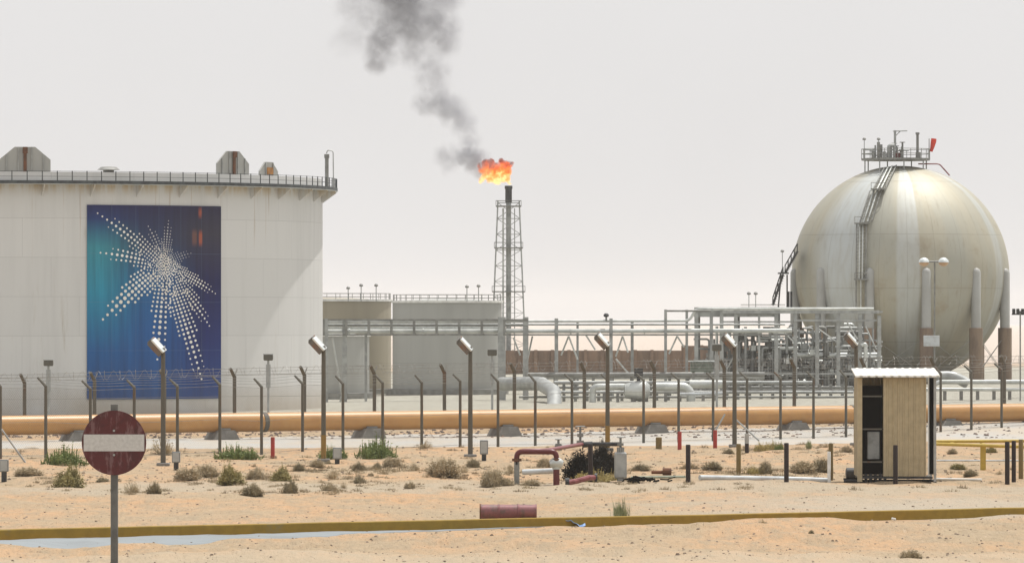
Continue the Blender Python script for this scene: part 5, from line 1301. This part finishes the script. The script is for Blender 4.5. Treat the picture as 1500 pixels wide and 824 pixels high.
shr = [
 (95, 681, 54, 27, 'green', 'green leafy bush just left of the no-entry sign'),
 (100, 714, 50, 33, 'olive', 'rounded straw-olive bush left of the sign pole'),
 (42, 697, 42, 15, 'grey', 'low grey bush near the left edge beside the leaning prop'),
 (240, 666, 48, 32, 'sparse', 'tall wispy grey bush between the sign and the first floodlight'),
 (227, 722, 29, 22, 'dark', 'dark round bush right of the sign pole, nearest to it'),
 (194, 722, 36, 22, 'sparse', 'faded brown wispy bush touching the sign pole on its right'),
 (150, 705, 22, 9, 'dark', 'low dark clump right under the sign disc'),
 (275, 703, 36, 19, 'grey', 'grey bush below the junction box of the first floodlight'),
 (303, 699, 38, 21, 'grey', 'grey bush left of the wide olive bush under the banner'),
 (337, 709, 48, 29, 'olive', 'wide olive bush under the right edge of the banner'),
 (347, 672, 62, 20, 'green', 'low spreading green bush under the banner right edge'),
 (371, 726, 34, 18, 'dark', 'dark flat bush nearest the kerb below the wide olive bush'),
 (374, 701, 32, 20, 'grey', 'small grey bush right of the wide olive bush'),
 (438, 688, 18, 12, 'dark', 'tiny round bush left of the second floodlight, by the fence'),
 (464, 684, 22, 13, 'grey', 'small grey bush at the foot of the second floodlight'),
 (481, 682, 14, 8, 'dark', 'tiny dark tuft right of the second floodlight foot'),
 (487, 671, 42, 18, 'green', 'low green bush behind the second junction box'),
 (414, 706, 42, 24, 'olive', 'olive bush left of and above a dark round one'),
 (425, 722, 25, 24, 'dark', 'dark round bush in front of an olive one, left of centre'),
 (487, 701, 30, 18, 'sparse', 'thin brown bush below the second junction box'),
 (484, 719, 24, 11, 'grey', 'flat grey clump well below the second junction box'),
 (503, 713, 13, 10, 'sparse', 'tiny wispy tuft beside a flat grey clump'),
 (552, 672, 50, 30, 'green', 'tall green and reddish leafy bush between fence posts'),
 (526, 689, 21, 13, 'dark', 'small round bush left below the tall green bush'),
 (552, 687, 18, 13, 'dark', 'small round bush directly below the tall green bush'),
 (575, 686, 26, 15, 'grey', 'grey bush right below the tall green bush'),
 (526, 707, 22, 15, 'dark', 'lone round bush two rows below the tall green bush'),
 (543, 697, 11, 7, 'grey', 'tiniest clump between two rows of round bushes'),
 (608, 690, 28, 16, 'sparse', 'wispy bush left of the largest grey bush'),
 (652, 699, 48, 31, 'grey', 'largest grey bush left of the third floodlight'),
 (634, 693, 22, 18, 'sparse', 'pale wispy bush touching the largest grey bush on its left'),
 (693, 684, 20, 13, 'dark', 'small dark bush at the foot of the third floodlight'),
 (680, 692, 18, 14, 'sparse', 'wispy clump between the largest grey bush and third floodlight'),
 (600, 715, 19, 13, 'grey', 'small lone bush below the largest grey bush'),
 (722, 712, 32, 26, 'grey', 'grey bush left of the red pipework'),
 (741, 711, 24, 13, 'grey', 'low bush touching the left leg of the red pipework'),
 (748, 693, 22, 16, 'sparse', 'wispy bush behind the left leg of the red pipework'),
 (622, 657, 28, 16, 'sparse', 'pale twiggy bush on the far road right of the tall green bush'),
 (798, 683, 22, 16, 'grey', 'grey bush seen through the red pipe loop'),
 (778, 711, 30, 12, 'grey', 'low grey clump between the two legs of the red loop'),
 (858, 702, 68, 52, 'char', 'large charred black bush behind the red pipework'),
 (884, 693, 40, 44, 'char', 'smaller charred bush right of the black bollard'),
 (868, 705, 52, 26, 'straw', 'yellow straw grass under the charred bush'),
 (892, 704, 26, 20, 'straw', 'yellow straw tuft beside the grey valve column'),
 (940, 689, 32, 13, 'dark', 'dark low bush right of the grey valve column'),
 (1010, 686, 34, 13, 'grey', 'low grey bush behind the left dark bollard'),
 (1045, 687, 40, 15, 'dark', 'low dark bush between the dark and the olive bollard'),
 (1067, 695, 20, 10, 'sparse', 'wispy clump left of the olive bollard'),
 (1120, 694, 30, 23, 'dark', 'round dark bush midway between olive and dark bollards'),
 (1104, 694, 24, 18, 'straw', 'straw tuft right of the olive bollard'),
 (1176, 695, 40, 19, 'grey', 'wide grey bush right of the middle dark bollard'),
 (1203, 694, 30, 22, 'dark', 'dark bush behind the olive bollard left of the shed'),
 (1150, 699, 26, 9, 'sparse', 'wispy low clump behind the middle dark bollard'),
 (1115, 660, 22, 20, 'straw', 'yellow stalky tuft near the slanting prop'),
 (1130, 658, 26, 20, 'straw', 'yellow upright tuft right of the slanting prop tuft'),
 (1142, 659, 14, 12, 'green', 'tiny green tuft right of the yellow upright tuft'),
 (1185, 657, 24, 15, 'tuft', 'pale green wispy tuft on the road edge left of the shed'),
 (1240, 661, 20, 13, 'grey', 'small grey bush left of the shed wall by the road'),
 (1068, 665, 24, 11, 'dark', 'dark clump at the foot of the fifth floodlight'),
 (1210, 655, 12, 10, 'sparse', 'tiny wispy tuft near the road left of the shed'),
 (1396, 665, 22, 10, 'grey', 'small grey bush under the yellow rails near the shed'),
 (1450, 663, 24, 11, 'olive', 'olive clump right of the yellow rail leg'),
 (1402, 687, 28, 11, 'olive', 'olive low clump below the yellow rails near the shed'),
 (1421, 698, 22, 11, 'dark', 'dark round clump right of the shed on bare sand'),
 (1463, 694, 18, 8, 'sparse', 'wispy low clump left of the three right-edge bollards'),
 (903, 756, 50, 46, 'tuft', 'spiky grey-green grass tuft behind the kerb'),
 (1333, 819, 38, 19, 'grey', 'round dry bush alone in the right foreground'),
 (408, 821, 14, 9, 'sparse', 'tiny wispy plant in the foreground below the banner'),
 (1188, 781, 12, 8, 'dark', 'tiny dark plant on the foreground sand below the middle dark bollard'),
 (1118, 768, 20, 12, 'sparse', 'tiny wispy plant on the sand bank covering the kerb'),
]
for i, (px, yb, w, h_, key, lb) in enumerate(shr):
    g = G(px, yb); s = F / g.y
    if key == 'tuft' and px == 903: g.y = kerb_y(g.x) + .5; g.z = gz(g.x, g.y); s = F / g.y
    o = bpy.data.objects.new(names[key], SM[key][i % len(SM[key])]); COL.objects.link(o)
    o.location = g - Vector((0, 0, .02)); o.rotation_euler = (0, 0, rnd.uniform(0, 6)); o.scale = (w / s * 1.14, w / s * 1.14, h_ / s * (1.6 if key == 'green' else 1.05))
    cat = {'tuft': 'grass tuft', 'straw': 'grass tuft'}.get(key, 'bush')
    grp = {'green': 'green bushes on the sand', 'tuft': 'grass tufts', 'straw': 'grass tufts', 'char': 'charred bushes by the red pipework'}.get(key, 'dry bushes scattered on the sand')
    tag(o, lb, cat, grp)

# low dead scrub filling the ground between the bushes
r = random.Random(21); m = MB()
for i in range(820):
    k_ = r.random()
    if k_ < .75:
        b_ = r.choice(shr[:60]); px, py = b_[0] + r.gauss(0, 22), b_[1] + r.gauss(0, 4) - 1
    else: px, py = r.uniform(0, 1500), r.uniform(655, 720)
    if not 642 < py < 724: continue
    g = G(px, py); R0 = r.uniform(.08, .34); hh_ = r.uniform(.04, .2)
    for j in range(int(30 + 90 * R0)):
        a = r.uniform(0, 2 * PI); q = R0 * math.sqrt(r.random()); x, y = g.x + q * math.cos(a), g.y + q * math.sin(a); z = gz(x, y) - .01
        h_ = hh_ * r.uniform(.4, 1.1) * (1.1 - q / R0 * .7); dx_, dy_ = r.gauss(0, .05), r.gauss(0, .05)
        m.add([(x - .009, y, z), (x + .009, y, z), (x + dx_, y + dy_, z + h_)], [(0, 1, 2)])
o = m.build('dead_scrub', M['scrub'], None); tag(o, 'patches of low dead scrub between the bushes', 'scrub', kind='stuff')
# pebbles, rubble
def pebbles(name, label, n, region, size, mat, seed):
    r = random.Random(seed); m = MB()
    for i in range(n):
        px, py = region(r)
        d = CH * F / (py - HZ); x = (px - CX) * d / F; z = gz(x, d); s_ = size(r)
        a = r.uniform(0, 6); vs = []
        for k in range(5):
            w = a + 2 * PI * k / 5; rr = s_ * r.uniform(.7, 1.2); vs.append((x + rr * math.cos(w), d + rr * math.sin(w), z - s_ * .3))
        for k in range(4):
            w = a + .4 + 2 * PI * k / 4; rr = s_ * r.uniform(.35, .7); vs.append((x + rr * math.cos(w), d + rr * math.sin(w), z + s_ * r.uniform(.35, .7)))
        m.add(vs, [(0, 1, 5), (1, 6, 5), (1, 2, 6), (2, 7, 6), (2, 3, 7), (3, 8, 7), (3, 4, 8), (4, 5, 8), (4, 0, 5), (5, 6, 7, 8)])
    o = m.build(name, mat, None); tag(o, label, 'stones', kind='stuff'); return o
pebbles('pebbles', 'small stones scattered over the sand', 3600, lambda r: (r.uniform(-20, 1520), 700 + 130 * r.random() ** 1.0), lambda r: .012 + .045 * r.random() ** 4, M['rock'], 1)
pebbles('gravel', 'small stones between the bushes', 2600, lambda r: (r.uniform(-20, 1520), r.uniform(655, 705)), lambda r: .015 + .07 * r.random() ** 4, M['rock'], 2)
pebbles('rubble', 'dark rubble strewn under the orange pipeline', 3600, lambda r: (r.uniform(-20, 1520), np.interp(r.random(), [0, 1], [624, 642]) ), lambda r: .03 + .12 * r.random() ** 3, simple('dark_rubble', (.22, .16, .13), (.12, .10, .09), .95), 3)

# ------------------------------------------------------------------ haze
hz = MB().box((0, 4150, 19.5), (7400, 8900, 45))
ho = hz.build('haze', None)
m = bpy.data.materials.new('dusty_air'); m.use_nodes = True; nt = m.node_tree; nt.nodes.clear()
out = nt.nodes.new('ShaderNodeOutputMaterial'); pv = nt.nodes.new('ShaderNodeVolumePrincipled'); nt.links.new(pv.outputs[0], out.inputs['Volume'])
pv.inputs['Density'].default_value = .00010; pv.inputs['Color'].default_value = (.95, .94, .93, 1); pv.inputs['Anisotropy'].default_value = .0
try: m.cycles.homogeneous_volume = True
except Exception: pass
ho.data.materials.append(m); tag(ho, 'pale dusty air', 'haze', kind='stuff')

# ------------------------------------------------------------------ light and camera
EL, AZ = math.radians(69), math.radians(44)               # sun high, behind the scene and to its right
sun = bpy.data.lights.new('sun', 'SUN'); sun.energy = 4.0; sun.angle = math.radians(.6); sun.color = (1, .965, .91)
so2 = bpy.data.objects.new('sun', sun); COL.objects.link(so2)
dv = Vector((math.sin(AZ) * math.cos(EL), math.cos(AZ) * math.cos(EL), math.sin(EL)))
so2.rotation_euler = (-dv).to_track_quat('-Z', 'Y').to_euler()
w = bpy.data.worlds.new('World'); scene.world = w; w.use_nodes = True; nt = w.node_tree; nt.nodes.clear()
out = nt.nodes.new('ShaderNodeOutputWorld'); bg = nt.nodes.new('ShaderNodeBackground'); nt.links.new(bg.outputs[0], out.inputs[0])
sky = nt.nodes.new('ShaderNodeTexSky'); sky.sky_type = 'NISHITA'; sky.sun_disc = False; sky.sun_elevation = EL; sky.sun_rotation = AZ
sky.dust_density = 8; sky.air_density = 1.2; sky.altitude = 400
hs = nt.nodes.new('ShaderNodeHueSaturation'); hs.inputs['Saturation'].default_value = .2; nt.links.new(sky.outputs[0], hs.inputs['Color'])
tcw = nt.nodes.new('ShaderNodeTexCoord'); nw = noise(nt, tcw.outputs['Generated'], 9, 4, .5)
dust = mixc(nt, rng(nt, nw, .3, .7), (9.25, 9.15, 9.15), (8.85, 8.73, 8.70))
mx = mixc(nt, .82, hs.outputs[0], dust)
nt.links.new(mx, bg.inputs[0]); bg.inputs[1].default_value = .1
cam = bpy.data.cameras.new('camera'); co_ = bpy.data.objects.new('camera', cam); COL.objects.link(co_)
co_.location = (0, 0, CH); co_.rotation_euler = (math.radians(90), 0, 0)
cam.sensor_width = 36; cam.lens = F / 1500 * 36; cam.shift_y = (HZ - 412) / 1500; cam.clip_start = 1; cam.clip_end = 20000
scene.camera = co_
scene.view_settings.view_transform = 'Standard'; scene.view_settings.look = 'None'; scene.view_settings.exposure = 0; scene.view_settings.gamma = 1
scene.render.engine = 'CYCLES'; cy = scene.cycles
cy.use_denoising = True; cy.max_bounces = 6; cy.volume_bounces = 2; cy.caustics_reflective = False; cy.caustics_refractive = False
